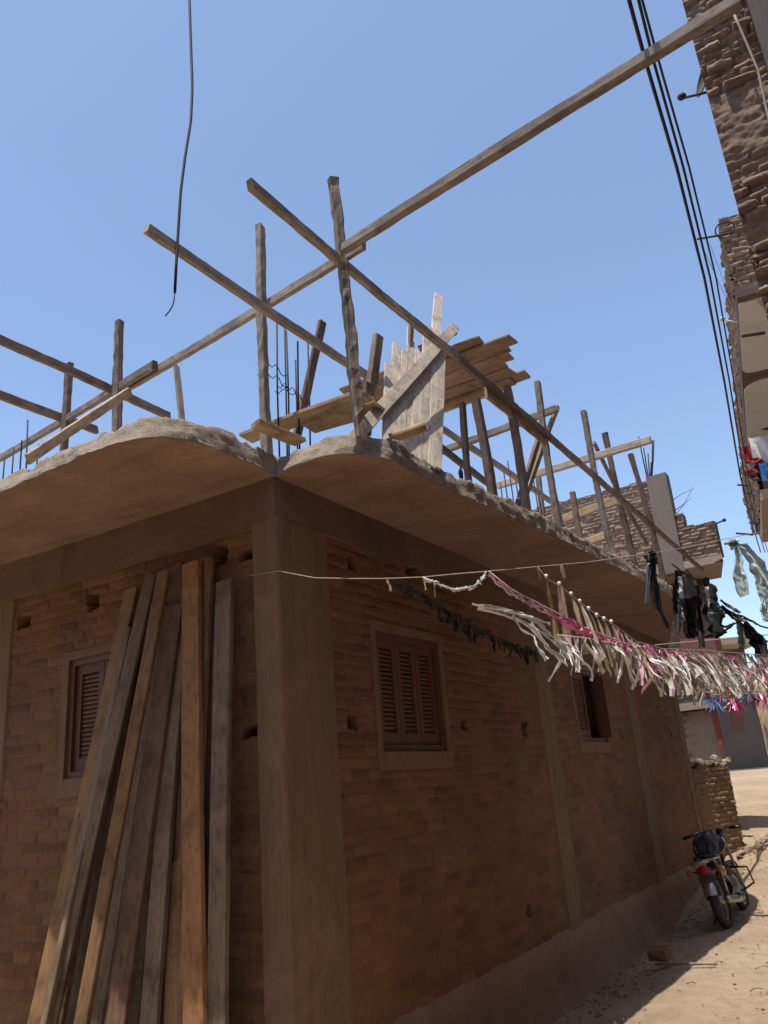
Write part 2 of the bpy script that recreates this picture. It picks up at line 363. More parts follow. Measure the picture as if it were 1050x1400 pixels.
def masonry(name, mats, parent, O, d, n, L, z0, z1, step=.02, row=.085, bl=.26, gap=.014, relief=.012, jit=.006, rough=.004, warp=.012, round_=.012, smear=(.45, .7), smear_d=.8, cuts=(), pits=(), thick=.22, seed=0.0, back=True, rag=0.0, bands=(), inset=0.0):
    nx = max(2, int(L / step)) + 1; ny = max(2, int((z1 - z0) / step)) + 1
    X, Y = np.meshgrid(np.linspace(0, L, nx), np.linspace(z0, z1, ny)); sd = seed + .37
    yy = Y + warp * (fbm(X * .9, Y * .9, sd, 3) - .5) * 4 + warp * .5 * (fbm(X * 5, Y * 5, sd + 9, 2) - .5) * 2; xx = X + warp * .8 * (fbm(X * 4, Y * 6, sd + 5, 2) - .5) * 2
    r = np.floor(yy / row); f = yy / row - r
    xr = xx / bl + (r % 2) * .5 + _h(r, 0, sd) * .35 + .35 * vn(xx / bl * .6, r * 1.7, sd + 2); c = np.floor(xr); g = xr - c
    b1 = _h(c, r, sd + 1); b2 = _h(c, r, sd + 4); b3 = _h(c, r, sd + 7)
    gp = gap * (.5 + 1.1 * fbm(X * 7, Y * 7, sd + 3, 3))
    dist = np.minimum(np.minimum(f, 1 - f) * row, np.minimum(g, 1 - g) * bl) + (fbm(X * 30, Y * 30, sd + 6, 2) - .5) * gap * .7
    m = ss(gp * .5 - round_ * .3, gp * .5 + round_, dist)
    sm = ss(smear[0], smear[1], fbm(X * 2.6, Y * 2.6, sd + 8, 5)) * smear_d
    for (c0, c1) in bands: q = Y + (fbm(X * 3, Y * 3, sd + 30, 4) - .5) * .35; sm = np.maximum(sm, ss(c0 - .06, c0 + .06, q) * (1 - ss(c1 - .06, c1 + .06, q)) * .95)
    hh = m * (relief + (b1 - .5) * 2 * jit + (f - .5) * (b2 - .5) * jit * 2 + (g - .5) * (b3 - .5) * jit * 2)
    hh = hh * (1 - sm) + sm * (relief * .85 + (fbm(X * 4, Y * 4, sd + 12, 3) - .5) * .012)
    hh = hh + (fbm(X * 16, Y * 26, sd + 13, 5) - .5) * rough * 2 - relief
    for (a0, a1, c0, c1) in pits:
        e = (fbm(X * 14, Y * 14, sd + 20, 2) - .5) * .03; k = (X + e > a0) & (X + e < a1) & (Y + e > c0) & (Y + e < c1); hh = np.where(k, -.15, hh); m = np.where(k, 0, m)
    top = Y
    if rag: t = ss(z1 - .12, z1, Y); top = Y - t * rag * _h(np.floor(xx / (bl * .9)), 3, sd) 
    P = np.array(O)[None, None, :] + X[..., None] * np.array(d) + hh[..., None] * np.array(n) + np.stack([0 * Y, 0 * Y, top], -1)
    ok = np.ones((ny - 1, nx - 1), bool); cx = (X[:-1, :-1] + X[1:, 1:]) / 2; cy = (Y[:-1, :-1] + Y[1:, 1:]) / 2
    for (a0, a1, c0, c1) in cuts: ok &= ~((cx > a0) & (cx < a1) & (cy > c0) & (cy < c1))
    idx = np.arange(nx * ny).reshape(ny, nx); F = np.stack([idx[:-1, :-1], idx[:-1, 1:], idx[1:, 1:], idx[1:, :-1]], -1)[ok]
    if np.cross(np.array(d), np.array((0, 0, 1.0))) @ np.array(n) < 0: F = F[:, ::-1]
    mb = MB()
    if back:
        k = max(1, int((z1 - z0) / .1)); hz = (z1 - z0) / k
        for i in range(k):
            za = z0 + i * hz; zc = za + hz / 2
            for (s_, e_) in sub([(inset, L)], [(q[0] - .02, q[1] + .02) for q in cuts if q[2] - .05 < zc < q[3] + .05]):
                mb.box(O + d * s_ - n * (thick + .17) + UP * za, d * (e_ - s_), n * thick, UP * hz, 1)
        # close the rims of the relief sheet
        mb.box(O - n * .19 + d * inset + UP * (z1 - .04 - rag), d * (L - inset), n * .11, UP * .03, 1); mb.box(O - n * .19 + d * inset + UP * z0, d * .02, n * .11, UP * (z1 - z0 - rag), 1); mb.box(O - n * .19 + d * (L - .02) + UP * z0, d * .02, n * .11, UP * (z1 - z0 - rag), 1)
    nb = len(mb.v); me = bpy.data.meshes.new(name); V_ = np.concatenate([np.array(mb.v, dtype=float).reshape(-1, 3), P.reshape(-1, 3)]); 
    fb = np.array(mb.f, dtype=np.int32).reshape(-1, 4); FA = np.concatenate([fb, F + nb]).astype(np.int32)
    w0 = np.array(wloc(parent)); V_ = V_ - w0
    me.vertices.add(len(V_)); me.vertices.foreach_set('co', V_.ravel()); me.loops.add(FA.size); me.loops.foreach_set('vertex_index', FA.ravel())
    me.polygons.add(len(FA)); me.polygons.foreach_set('loop_start', np.arange(0, FA.size, 4, dtype=np.int32)); me.polygons.foreach_set('loop_total', np.full(len(FA), 4, dtype=np.int32))
    for q in mats: me.materials.append(M[q])
    me.polygons.foreach_set('material_index', np.concatenate([np.ones(len(fb), np.int32), np.zeros(len(F), np.int32)])); me.polygons.foreach_set('use_smooth', np.concatenate([np.zeros(len(fb), bool), np.ones(len(F), bool)]))
    me.update(calc_edges=True); me.validate()
    at = me.color_attributes.new('brick_mix', 'FLOAT_COLOR', 'POINT'); col = np.zeros((len(V_), 4), np.float32); col[:nb, 1] = 1; col[:, 3] = 1
    col[nb:, 0] = b1.ravel(); col[nb:, 1] = (1 - m * (1 - sm)).ravel(); col[nb:, 2] = b2.ravel(); at.data.foreach_set('color', col.ravel())
    o = bpy.data.objects.new(name, me); COL.objects.link(o); o.parent = parent; o.location = (0, 0, 0); return o
# ------------------------------------------------------------------ ground
def build_ground():
    xs = [-300, -120, -60, -30, -18, -12, -9] + [-7 + .14 * i for i in range(0, 123)] + [11, 12.5, 15, 18, 22, 30, 45, 70, 130, 300]
    ys = [-60, -30, -15, -8, -4, -2, 0, 1.5] + [2.5 + .14 * i for i in range(0, 129)] + [21, 22, 23.5, 25, 27, 29, 31, 33, 36, 40, 50, 80, 150, 500]
    vs = []
    for y in ys:
        for x in xs:
            z = gz(x, y)
            if abs(x) < 12 and 0 < y < 24:
                z += .03 * noise.noise(V((x * .9, y * .9, 0))) + .014 * noise.noise(V((x * 3, y * 3, 4)))
                q = V((x, y, 0)) - C0; c_ = q.dot(nR) + .12 * noise.noise(V((q.dot(dR) * .5, 0, 3)))
                for rc in (1.55, 1.75, 2.5): z -= .022 * math.exp(-((c_ - rc) / .07) ** 2)
                z += .012 * noise.noise(V((x * 7, y * 7, 4)))
            p = V((x, y, 0)) - C0; u, v = p.dot(dR), p.dot(nR)
            if -1 < v < 1.1 and u > -1 and u < 11.5: z -= .16 * (1 - smooth(.1, 1.1, v))
            vs.append((x, y, z))
    n = len(xs); mb = MB()
    mb.add(vs, [(j * n + i, j * n + i + 1, (j + 1) * n + i + 1, (j + 1) * n + i) for j in range(len(ys) - 1) for i in range(n - 1)], 0, True)
    tag(mb.build('ground', 'sand'), kind='structure')
build_ground()
# ------------------------------------------------------------------ the unfinished brick house at the corner
H = thing('brick_house', 'unfinished one storey red brick house at the corner with concrete column and curved roof slab', 'house', W(0, 0, .2))
WL = 11.0; LW = 7.0
def rz(px, py): u, v, z = uvz(onV(px, py, 0)); return u, z
def lz(px, py):
    p = onPlane(px, py, C0, nL); return (p - C0).dot(dL), p.z
w1 = (1.15, 2.17, 2.27, 3.18); w2 = (5.55, 6.62, 2.37, 3.25)
def hole(pz, w=.11, h=.09): return (pz[0] - w / 2, pz[0] + w / 2, pz[1] - h / 2, pz[1] + h / 2)
rh = [hole(rz(*p), *s) for p, s in (((481, 768), (.13, .12)), ((561, 780), (.15, .1)), ((483, 988), (.14, .09)), ((634, 992), (.1, .075)), ((717, 996), (.12, .13)), ((850, 1006), (.12, .08)), ((918, 1004), (.1, .1)), ((724, 1246), (.12, .09)), ((640, 850), (.12, .08)))]
masonry('wall', ['brick', 'mortar'], H, W(.55, 0, 0), dR, nR, WL - .55, 0.0, 3.84, .0125, .080, .235, warp=.005, gap=.013, relief=.008, round_=.006, jit=.005, smear=(.5, .85), smear_d=.7, cuts=[(a - .55, b - .55, c, d) for a, b, c, d in (w1, w2)], pits=[(a - .55, b - .55, c, d) for a, b, c, d in rh], seed=1.0)
wl = (1.05, 2.07, 2.26, 3.14)
lh = [hole(lz(*p), *s) for p, s in (((127, 822), (.13, .13)), ((301, 757), (.11, .14)), ((336, 758), (.13, .08)), ((340, 1000), (.14, .07)), ((33, 850), (.16, .1)))]
masonry('wall', ['brick', 'mortar'], H, C0 + dL * .19, dL, nL, 4.2, 0.0, 3.78, .0125, .080, .235, warp=.005, gap=.013, relief=.008, round_=.006, jit=.005, smear=(.5, .85), smear_d=.7, cuts=[(a - .19, b - .19, c, d) for a, b, c, d in [wl]], pits=[(a - .19, b - .19, c, d) for a, b, c, d in lh], seed=2.0)
masonry('wall', ['brick', 'mortar'], H, C0 + dL * 4.39, dL, nL, LW - 4.4, 0.0, 3.78, .04, .087, .255, seed=3.0)
mb = MB(); mb.uvbox(WL - .24, WL - .004, -LW, -.40, 0, 4.09); mb.uvbox(.25, WL - .25, -LW, -LW + .24, 0, 4.09); mb.uvbox(.0, .18, -.185, -.01, 0, 3.7)
mb.uvbox(.3, WL - .3, -LW + .3, -.3, .1, .2)
mb.build('rear_wall', 'mortar', H)
def slabcolumn(u0, u1, v0, v1, z0, z1, parent, mat='column', name='column', step=.12, amp=.006):
    """rough cast column, vertical faces wobbled"""
    mb = MB(); k = max(2, int((z1 - z0) / step)); vs = []; per = []
    def edge(a, b, n):
        for i in range(n): t = i / n; per.append((a[0] + (b[0] - a[0]) * t, a[1] + (b[1] - a[1]) * t))
    bv = .014
    cs = [(u0 + bv, v0), (u1 - bv, v0), (u1, v0 + bv), (u1, v1 - bv), (u1 - bv, v1), (u0 + bv, v1), (u0, v1 - bv), (u0, v0 + bv)]
    for i in range(8):
        a, b = cs[i], cs[(i + 1) % 8]; n = max(1, int(math.hypot(a[0] - b[0], a[1] - b[1]) / .08)); edge(a, b, n)
    n = len(per); cu, cv = (u0 + u1) / 2, (v0 + v1) / 2
    for i in range(k + 1):
        z = z0 + (z1 - z0) * i / k
        for (a, b) in per:
            q = noise.noise(V((a * 6, b * 6, z * 1.7))) * amp + noise.noise(V((a * 20, b * 20, z * 9))) * amp * .6
            dd = V((a - cu, b - cv, 0)); dd = dd.normalized() * q if dd.length > 0 else dd
            vs.append(W(a + dd.x, b + dd.y, z))
    fs = [(i * n + j, i * n + (j + 1) % n, (i + 1) * n + (j + 1) % n, (i + 1) * n + j) for i in range(k) for j in range(n)]
    fs += [tuple(reversed(range(n))), tuple(range(k * n, (k + 1) * n))]
    mb.add(vs, fs, 0, True); return mb.build(name, mat, parent, None, 32)
slabcolumn(-.03, .553, -.193, .03, 0, 3.80, H)
for (a, b) in ((4.36, 4.76), (7.8, 8.2), (10.72, 11.02)): slabcolumn(a, b, -.2, .014, .4, 3.815, H)
slabcolumn(-.014, .2, -3.15, -2.8, .3, 3.75, H)
# ring beams (left one slightly deeper, as cast)
def rbeam(pts, parent):   # pts: list of (u0,u1,v0,v1,z0,z1)
    mb = MB()
    for (u0, u1, v0, v1, z0, z1) in pts:
        along_u = (u1 - u0) > (v1 - v0); n = int((u1 - u0 if along_u else v1 - v0) / .25)
        vs = []
        for i in range(n + 1):
            t = i / n; wz = .02 * noise.noise(V((t * 14, z0, 0))); wo = .007 * noise.noise(V((t * 18, 3, u0)))
            for (e, z) in ((0, z0 + wz), (1, z0 + wz), (1, z1), (0, z1)):
                if along_u: vs.append(W(u0 + (u1 - u0) * t, (v1 + wo) if e else v0, z))
                else: vs.append(W((u0 - wo) if e else u1, v1 + (v0 - v1) * t, z))
        fs = [(i * 4 + q, (i + 1) * 4 + q, (i + 1) * 4 + (q + 1) % 4, i * 4 + (q + 1) % 4) for i in range(n) for q in range(4)]
        fs += [(0, 1, 2, 3), (n * 4 + 3, n * 4 + 2, n * 4 + 1, n * 4)]
        mb.add(vs, fs)
    return mb.build('ring_beam', 'beam', parent)
rbeam([(-.012, WL, -.24, .024, 3.80, 4.095)], H)
rbeam([(-.024, .24, -LW, .018, 3.75, 4.092)], H)
# roof slab with its rounded overhangs
def catmull(pts, step):
    out = []
    for i in range(len(pts) - 1):
        p0 = pts[max(i - 1, 0)]; p1 = pts[i]; p2 = pts[i + 1]; p3 = pts[min(i + 2, len(pts) - 1)]
        n = max(2, int(math.hypot(p2[0] - p1[0], p2[1] - p1[1]) / step))
        for k in range(n):
            t = k / n; out.append(tuple(.5 * (2 * p1[j] + (p2[j] - p0[j]) * t + (2 * p0[j] - 5 * p1[j] + 4 * p2[j] - p3[j]) * t * t + (3 * p1[j] - p0[j] - 3 * p2[j] + p3[j]) * t ** 3) for j in (0, 1)))
    out.append(tuple(pts[-1])); return out
left = [(-1.0, -LW), (-1.0, -4), (-1.04, -1.6), (-1.06, -.9), (-1.07, -.5), (-1.04, -.25), (-.95, -.08), (-.8, .01), (-.6, .035), (-.35, .035), (-.1, .03), (0, .03)]
right = [(-.02, .06), (-.05, .2), (-.07, .38), (-.03, .54), (.06, .66), (.2, .735), (.42, .77), (.9, .785), (1.5, .83), (2.5, .92), (4, 1.0), (5.5, 1.08), (6.9, 1.11), (7.5, 1.07), (7.95, .93), (8.4, .74), (9.6, .4), (11.05, .03)]
outer = catmull(left, .022)[:-1] + catmull(right, .022)
poly = outer + [(11.05, -LW - .3), (-.2, -LW - .3)]
def build_slab():
    n = len(poly); no = len(outer); zs = [4.09, 4.10, 4.125, 4.15, 4.175, 4.20, 4.225, 4.245, 4.255]; R_ = len(zs); vs = []; NZ = noise.noise
    for r, z in enumerate(zs):
        for i, (a, b) in enumerate(poly):
            p = poly[max(i - 1, 0)]; q = poly[min(i + 1, n - 1)]; t = V((q[0] - p[0], q[1] - p[1], 0)).normalized(); out = V((-t.y, t.x, 0))
            off = 0; dz = 0
            if i < no:
                off = .020 * NZ(V((a * 6, b * 6, z * 11))) + .012 * NZ(V((a * 20, b * 20, z * 34))) + .006 * NZ(V((a * 50, b * 50, z * 70)))
                cr = abs(z - (4.185 + .03 * NZ(V((a * 2.3, b * 2.3, 1))))) ; off -= .028 * max(0, 1 - cr / .018) * max(0, NZ(V((a * 1.7, b * 1.7, 5))) + .25)
                if r <= 1: off += .004 if r == 0 else .0
                k = max(0, (r - 4) / (R_ - 5)); off -= .02 * k * abs(NZ(V((a * 5, b * 5, 9)))) + .012 * k
                dz = k * (.040 * NZ(V((a * 3.5, b * 3.5, 3))) + .028 * NZ(V((a * 13, b * 13, 4))) + .016 * NZ(V((a * 37, b * 37, 8))))
                off -= .075 * max(0, (z - 4.10) / .155) * max(0, -out.x) ** 1.0
                if r == 0: dz = .010 * NZ(V((a * 7, b * 7, 2))) + .006 * NZ(V((a * 25, b * 25, 2)))
            vs.append(W(a + out.x * off, b + out.y * off, z + dz))
    mb = MB()
    fs = [(r * n + (i + 1) % n, r * n + i, (r + 1) * n + i, (r + 1) * n + (i + 1) % n) for r in range(len(zs) - 1) for i in range(n)]
    mb.add(vs, fs, 1, True)
    o = 0; mb.f.append(tuple(range(n))); mb.m.append(0); mb.sm.append(False)
    mb.f.append(tuple(reversed(range((R_ - 1) * n, R_ * n)))); mb.m.append(1); mb.sm.append(False)
    import bmesh
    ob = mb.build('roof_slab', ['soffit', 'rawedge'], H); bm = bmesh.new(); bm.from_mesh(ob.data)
    bmesh.ops.triangulate(bm, faces=[f for f in bm.faces if len(f.verts) > 4]); bmesh.ops.recalc_face_normals(bm, faces=bm.faces); bm.to_mesh(ob.data); bm.free()
build_slab()
# plinth skirt
def build_plinth():
    mb = MB(); n = 140; vs = []
    for i in range(n + 1):
        u = .6 + (10.7 - .6) * i / n; w = .02 * noise.noise(V((u * 2, 0, 0)))
        for (v, z) in ((-.02, .62), (.012, .56 + w), (.034, .53 + w), (.04 + w * .4, .4), (.06 + w, .25), (.11 + w + .05 * noise.noise(V((u * 1.3, 7, 0))), .12 + .05 * noise.noise(V((u * 4, 2, 0)))), (.20 + .08 * noise.noise(V((u * 2.1, 4, 0))), .04 + .05 * noise.noise(V((u * 5, 9, 0)))), (.34, -.1)): vs.append(W(u, v, z))
    k = 8; mb.add(vs, [(i * k + q, i * k + q + 1, (i + 1) * k + q + 1, (i + 1) * k + q) for i in range(n) for q in range(k - 1)], 0, True)
    mb.build('plinth', 'plinth', H)
build_plinth()
# windows
def window(O, d, n, a0, a1, z0, z1, panels, openp=None):
    """O wall origin, d along, n outward; louvred shutters"""
    t = bpy.data.objects.new('window', None); COL.objects.link(t); t.parent = H; t.location = O + d * a0 + UP * z0 - wloc(H)
    P = lambda a, o, z: O + d * a + n * o + UP * z
    mb = MB(); f = .05
    for (x0, x1, y0, y1) in ((a0, a0 + f, z0, z1), (a1 - f, a1, z0, z1), (a0 + f, a1 - f, z1 - f, z1), (a0 + f, a1 - f, z0, z0 + f)):
        mb.box(P(x0, -.10, y0), d * (x1 - x0), n * .085, UP * (y1 - y0), 0, .001)
    mb.build('window_frame', 'shutter', t)
    mb = MB()      # plaster reveal around the opening
    b = .065
    for (x0, x1, y0, y1) in ((a0 - b, a0, z0 - .13, z1 + b), (a1, a1 + b, z0 - .13, z1 + b), (a0, a1, z1, z1 + b), (a0, a1, z0 - .13, z0)):
        mb.box(P(x0, -.14, y0), d * (x1 - x0), n * (.146 + rnd(0, .004)), UP * (y1 - y0), 0, .004)
    for q in range(9):
        c = P(rnd(a0, a1), -.005, z0 + .004); r = rnd(.01, .03); mb.ell(c, d * r * 1.5, n * .012, UP * .007, 7, 4)
    mb.build('window_surround', 'plaster', t)
    w = (a1 - a0 - 2 * f) / panels
    for i in range(panels):
        x0 = a0 + f + i * w
        if openp is not None and i in openp:
            # shutter leaf swung open against the reveal
            lf = MB(); xe = a1 - f - .03 if i == panels - 1 else x0
            lf.box(P(xe, -.08, z0 + f), d * .03, n * .16, UP * (z1 - z0 - 2 * f), 0)
            for k in range(24):
                z = z0 + f + .05 + k * (z1 - z0 - 2 * f - .1) / 24
                lf.box(P(xe - .008, -.05, z), d * .007, n * .11, UP * .016, 1)
            lf.build('shutter', ['shutter', 'louver'], t); continue
        s = MB(); st = .06
        for (xa, xb, ya, yb) in ((x0 + .004, x0 + st, z0 + f, z1 - f), (x0 + w - st, x0 + w - .004, z0 + f, z1 - f), (x0 + st, x0 + w - st, z1 - f - .07, z1 - f), (x0 + st, x0 + w - st, z0 + f, z0 + f + .09)):
            s.box(P(xa, -.085, ya), d * (xb - xa), n * .045, UP * (yb - ya), 0, .0006)
        za, zb = z0 + f + .09, z1 - f - .07; k = 19
        for q in range(k):
            z = za + (zb - za) * q / k; h = (zb - za) / k
            o = P(x0 + st, -.08, z + h * .9)
            s.hexa([o, o + d * (w - 2 * st), o + d * (w - 2 * st) + n * .026 - UP * h * 1.02, o + n * .026 - UP * h * 1.02,
                    o + UP * .013, o + d * (w - 2 * st) + UP * .013, o + d * (w - 2 * st) + n * .026 - UP * h * 1.02 + UP * .013, o + n * .026 - UP * h * 1.02 + UP * .013], 1)
        s.box(P(x0 + st, -.098, za), d * (w - 2 * st), n * .005, UP * (zb - za), 0)
        s.build('shutter', ['shutter', 'louver'], t)
    return t
window(W(0, 0, 0), dR, nR, *w1, 3)
window(W(0, 0, 0), dR, nR, *w2, 2, openp=(1,))
window(C0, dL, nL, *wl, 3)
# starter bars rising from the corner column and along the left edge: parts of the house
def bars(parent, lst, r=.008, name='rebar'):
    for (p, q) in lst:
        mb = MB(); m = (V(p) + V(q)) / 2 + V((rnd(-.008, .008), rnd(-.008, .008), 0)); mb.tube([p, m, q], r, 6); mb.build(name, 'steel', parent)
cage = thing('rebar_cage', 'tall dark steel starter bars tied with loops behind the second post on the roof corner', 'rebar cage', W(.3, -.2, 4.255))
for (x, ytop, uu, vv) in ((355, 450, .0, -.35), (378.6, 437, .1, -.1), (389, 444, .35, -.25), (391.5, 452, .3, -.2), (404, 492, .45, -.3), (407, 467, .2, -.0), (421, 468, .55, -.05)):
    b = W(uu, vv, 4.25); T = onVert(b, x, ytop); x2 = scr(W(uu, vv, 4.3))[0]
    bb = onVert(b, x + (scr(b)[1] - ytop) * .02, scr(b)[1]); bb.z = 4.25
    bars(cage, [(bb, T)], .007)
for (y0, a, b_) in ((497, 352, 392), (512, 352, 394), (535, 376, 424), (528, 380, 412)):
    b = W(.25, -.2, 4.3); mb = MB(); pts = [onVert(b, a + (b_ - a) * t / 10, y0 + 20 * t / 10 - 8 * math.sin(t / 10 * math.pi) + 4 * math.sin(t * 1.7)) for t in range(11)]
    mb.tube(pts, .004, 5); mb.build('tie_loop', 'steel', cage)
ed = thing('rebar_cage', 'short thin steel bars sticking up at the far left edge of the roof', 'rebar cage', onZ(30, 640, 4.26))
for (x, y1, y2) in ((38, 574, 640), (19, 612, 640), (30, 602, 640), (53, 607, 625), (7, 622, 650)):
    b = onZ(x - 1, 600, 4.26); b = W(-.55, -uvz(onPlane(x, 620, W(-.55, 0, 0), dR))[1] * -1, 4.25); T = onVert(b, x, y1); bars(ed, [(b, T)], .006)
# ------------------------------------------------------------------ timber falsework on the roof
ZB = 5.593; ZS = 4.25
S1 = thing('timber_scaffold', 'tall rough timber falsework frame over the near roof corner, its long beam crossing the street', 'scaffold', W(0, .7, ZS))
def post(parent, base, top_px, w=.075, h=.075, mat='w_grey', name='post', lean=None, cut=.03, z0=ZS):
    b = V(base); b.z = z0; T = onVert(b, *top_px); return timber(name, b, T, w, h, mat, parent, face=dR, bow=.007, rough=.007, cut=cut, taper=.08)
P1 = onZ(492, 583, 4.26)
o = timber('post', P1 - UP * .09, onVert(P1, 455, 245), .085, .08, 'w_dark', S1, face=dR + nR * .6, bow=.008, rough=.012, taper=.1)
P2 = W(.06, -.10, ZS); post(S1, P2, (356, 310), .082, .07, 'w_grey')
P3 = W(.30, -1.93, ZS); post(S1, P3, (163, 440), .085, .08, 'w_dark')
P4 = W(.42, -2.82, ZS); post(S1, P4, (95, 497), .085, .085, 'w_brown')
# long rail across the street, three lengths nailed together with overlaps
def seg(parent, pa, pb, z, w, h, mat, name='rail', dv=0, za=None, zb=None):
    a = onZ(*pa, z if za is None else za); b = onZ(*pb, z if zb is None else zb); return timber(name, a, b, w, h, mat, parent, face=UP, bow=.003, rough=.005)
seg(S1, (1016, -2), (470, 340), ZB - .02, .085, .07, 'w_grey')
a = onZ(490, 328, ZB + .02); b = onZ(168, 525, ZB + .02)
timber('rail', a + dR * .07, b + dR * .07, .085, .05, 'w_grey', S1, face=UP, bow=.003)
seg(S1, (212, 499), (166, 527), ZB + .03, .09, .06, 'w_brown')
seg(S1, (205, 503), (-60, 661), ZB - .01, .08, .05, 'w_grey')
seg(S1, (342, 252), (625, 488), ZB - .02, .075, .06, 'w_grey')
seg(S1, (600, 468), (960, 779), ZB + .01, .085, .065, 'w_brown')
a = onZ(200, 312, 5.355); b = onZ(523, 527, 5.355)
timber('rail', a, b, .08, .055, 'w_grey', S1, face=UP, bow=.003)
seg(S1, (-40, 447), (230, 569), ZB, .085, .06, 'w_brown')
seg(S1, (-40, 525), (132, 588), ZB + .02, .09, .06, 'w_brown')
# the wide brown plank lying under the right rail
timber('ledger_board', onZ(668, 533, ZB - .05) - nR * .03, onZ(748, 600, ZB - .05) - nR * .03, .15, .03, 'w_tan', S1, face=UP)
# far frame
S2 = thing('timber_scaffold', 'farther timber falsework of thin posts and cross rails in front of the rough brick house', 'scaffold', W(5, .6, ZS))
def vpost(px, top, v, w, mat, px2=None, top_extra=0):
    T = onV(*px, v); u = uvz(T)[0]; base = W(u, v, ZS)
    if px2: u2 = uvz(onV(*px2, v))[0]; zz = uvz(onV(*px2, v))[2]; uu = u2 + (u2 - u) * (ZS - zz) / (zz - T.z) * -1 if False else u2; base = W(uu, v, ZS)
    return timber('post', base, T, w, w, mat, S2, face=dR, bow=.01, rough=.006, taper=.1)
vpost((735, 523), 0, .62, .085, 'w_grey', (765, 705))
vpost((798, 563), 0, .62, .095, 'w_grey', (842, 760))
vpost((827, 592), 0, .45, .10, 'w_brown', (868, 740))
vpost((862, 621), 0, .60, .10, 'w_brown', (908, 795))
vpost((736, 652), 0, -.6, .09, 'w_brown'); vpost((783, 673), 0, .2, .09, 'w_brown')
def crossr(p, q, u, w, h, mat):
    timber('rail', onU(*p, u), onU(*q, u), w, h, mat, S2, face=UP, bow=.003)
crossr((680, 664), (890, 601), 6.25, .10, .07, 'w_pale'); crossr((600, 618), (762, 558), 4.25, .10, .07, 'w_grey')
crossr((756, 714), (850, 682), 7.2, .12, .05, 'w_tan'); crossr((798, 742), (832, 730), 7.2, .1, .05, 'w_tan')
def dr(p, q, v, w, h, mat): timber('rail', onV(*p, v), onV(*q, v), w, h, mat, S2, face=UP, bow=.003)
dr((602, 585), (790, 712), -.5, .09, .06, 'w_grey'); dr((603, 612), (668, 662), -.35, .09, .06, 'w_brown')
timber('brace', W(3.3, .3, ZS), onU(740, 590, 4.15), .10, .045, 'w_brown', S2, face=dR)
timber('brace', W(3.75, .1, ZS), onU(762, 556, 4.4), .09, .04, 'w_grey', S2, face=dR)
timber('brace', onV(812, 605, .55), onV(885, 745, .55), .07, .05, 'w_brown', S2, face=dR)
# ------------------------------------------------------------------ upright formwork boards on the edge
FP = thing('timber_formwork', 'row of upright weathered grey boards of uneven height standing on the roof edge', 'formwork', W(.6, .72, ZS))
NP = (nR + UP * .45 - dR * .35).normalized(); PP = W(.6, .66, ZS)
def onP(px, py, o=0): return onPlane(px, py, PP + NP * o, NP)
def zz(x, y): return 480 + x / 3.5, 380 + y / 3.5
for (bl_, br_, tl, tr, ty, v) in ((153, 188, 162, 195, 405, .72), (189, 225, 198, 233, 316, .715), (226, 258, 240, 268, 350, .72), (258, 293, 270, 300, 238, .71), (293, 330, 306, 342, 352, .72), (331, 372, 347, 386, 228, .705), (373, 398, 388, 416, 340, .72), (394, 425, 416, 451, 342, .725)):
    by = 742 + (bl_ - 155) * .53
    v = (v - .72) * .4; a0, a1 = onP(*zz(bl_, by), v), onP(*zz(br_, by + 12), v); t0, t1 = onP(*zz(tl, ty), v), onP(*zz(tr, ty + 6), v)
    a = (a0 + a1) / 2; t = (t0 + t1) / 2; a = a + (a - t) * ((a.z - ZS + .03) / (t.z - a.z)); w = ((a1 - a0).length + (t1 - t0).length) / 2
    timber('board', a, t, w * .97, .022, 'w_panel', FP, face=dR - NP * dR.dot(NP), bow=.002, rough=.002)
t = timber('loose_board', onP(*zz(400, 600), -.03), onP(*zz(418, 82), -.03), .105, .022, 'w_panel', None, face=dR - NP * dR.dot(NP))
tag(t, 'tallest pale board standing behind the upright formwork boards', 'board')
pa, pb = onP(509, 572, .05), onP(622, 447, .05); pa = pa + (pa - pb) * ((pa.z - ZS) / (pb.z - pa.z)); t = timber('loose_board', pa, pb, .10, .03, 'w_pale', None, face=NP.cross(dR + UP), bow=.001)
tag(t, 'grey board leaning diagonally across the front of the upright formwork boards', 'board')
t = timber('loose_board', onP(575, 478, -.06), onP(622, 452, -.06), .085, .03, 'w_grey', None, face=UP)
tag(t, 'short grey board end crossing behind the top of the diagonal board', 'board')
# ------------------------------------------------------------------ plank deck under construction
DK = thing('formwork_deck', 'raised deck of brown boards with ragged ends on timber props beside the formwork panel', 'formwork deck', W(2.2, .2, ZS))
ZD = 6.05
ends = [(701, 463), (694, 474), (698, 485), (691, 497), (700, 506), (721, 511), (702, 520), (690, 527)]
us = [1.25 + .245 * i for i in range(8)]
for i, (x, y) in enumerate(ends):
    e = onZ(x, y, ZD + .012 * (i % 2)); u, v, z = uvz(e); t = timber('board', W(u + .05, -1.0, z), e, .19, .022, 'w_deck', DK, face=dR, bow=.002, rough=.003)
uu0 = uvz(onZ(662, 463, ZD))
for i in range(5):
    e = onZ(658 - i * 9, 465 + i * 4, ZD + .03); u, v, z = uvz(e)
    timber('board', W(u, -1.0, z + .005 * i), e, .16, .022, 'w_deck', DK, face=dR)
a = onZ(604, 560, ZD - .05); b = onZ(675, 533, ZD - .05)
timber('joist', a, b, .09, .05, 'w_tan', DK, face=UP)
for (x1, y1, x2, y2, v, w, m) in ((650, 545, 672, 672, .5, .105, 'w_brown'), (693, 528, 719, 694, .62, .10, 'w_brown'), (632, 552, 642, 655, .2, .08, 'w_brown')):
    T = onV(x1, y1, v); B = onV(x2, y2, v); k = (B.z - ZS) / max(.05, (T.z - B.z)); B = B + (B - T) * k
    timber('prop', B, T, w, w * .8, m, DK, face=dR, rough=.006)
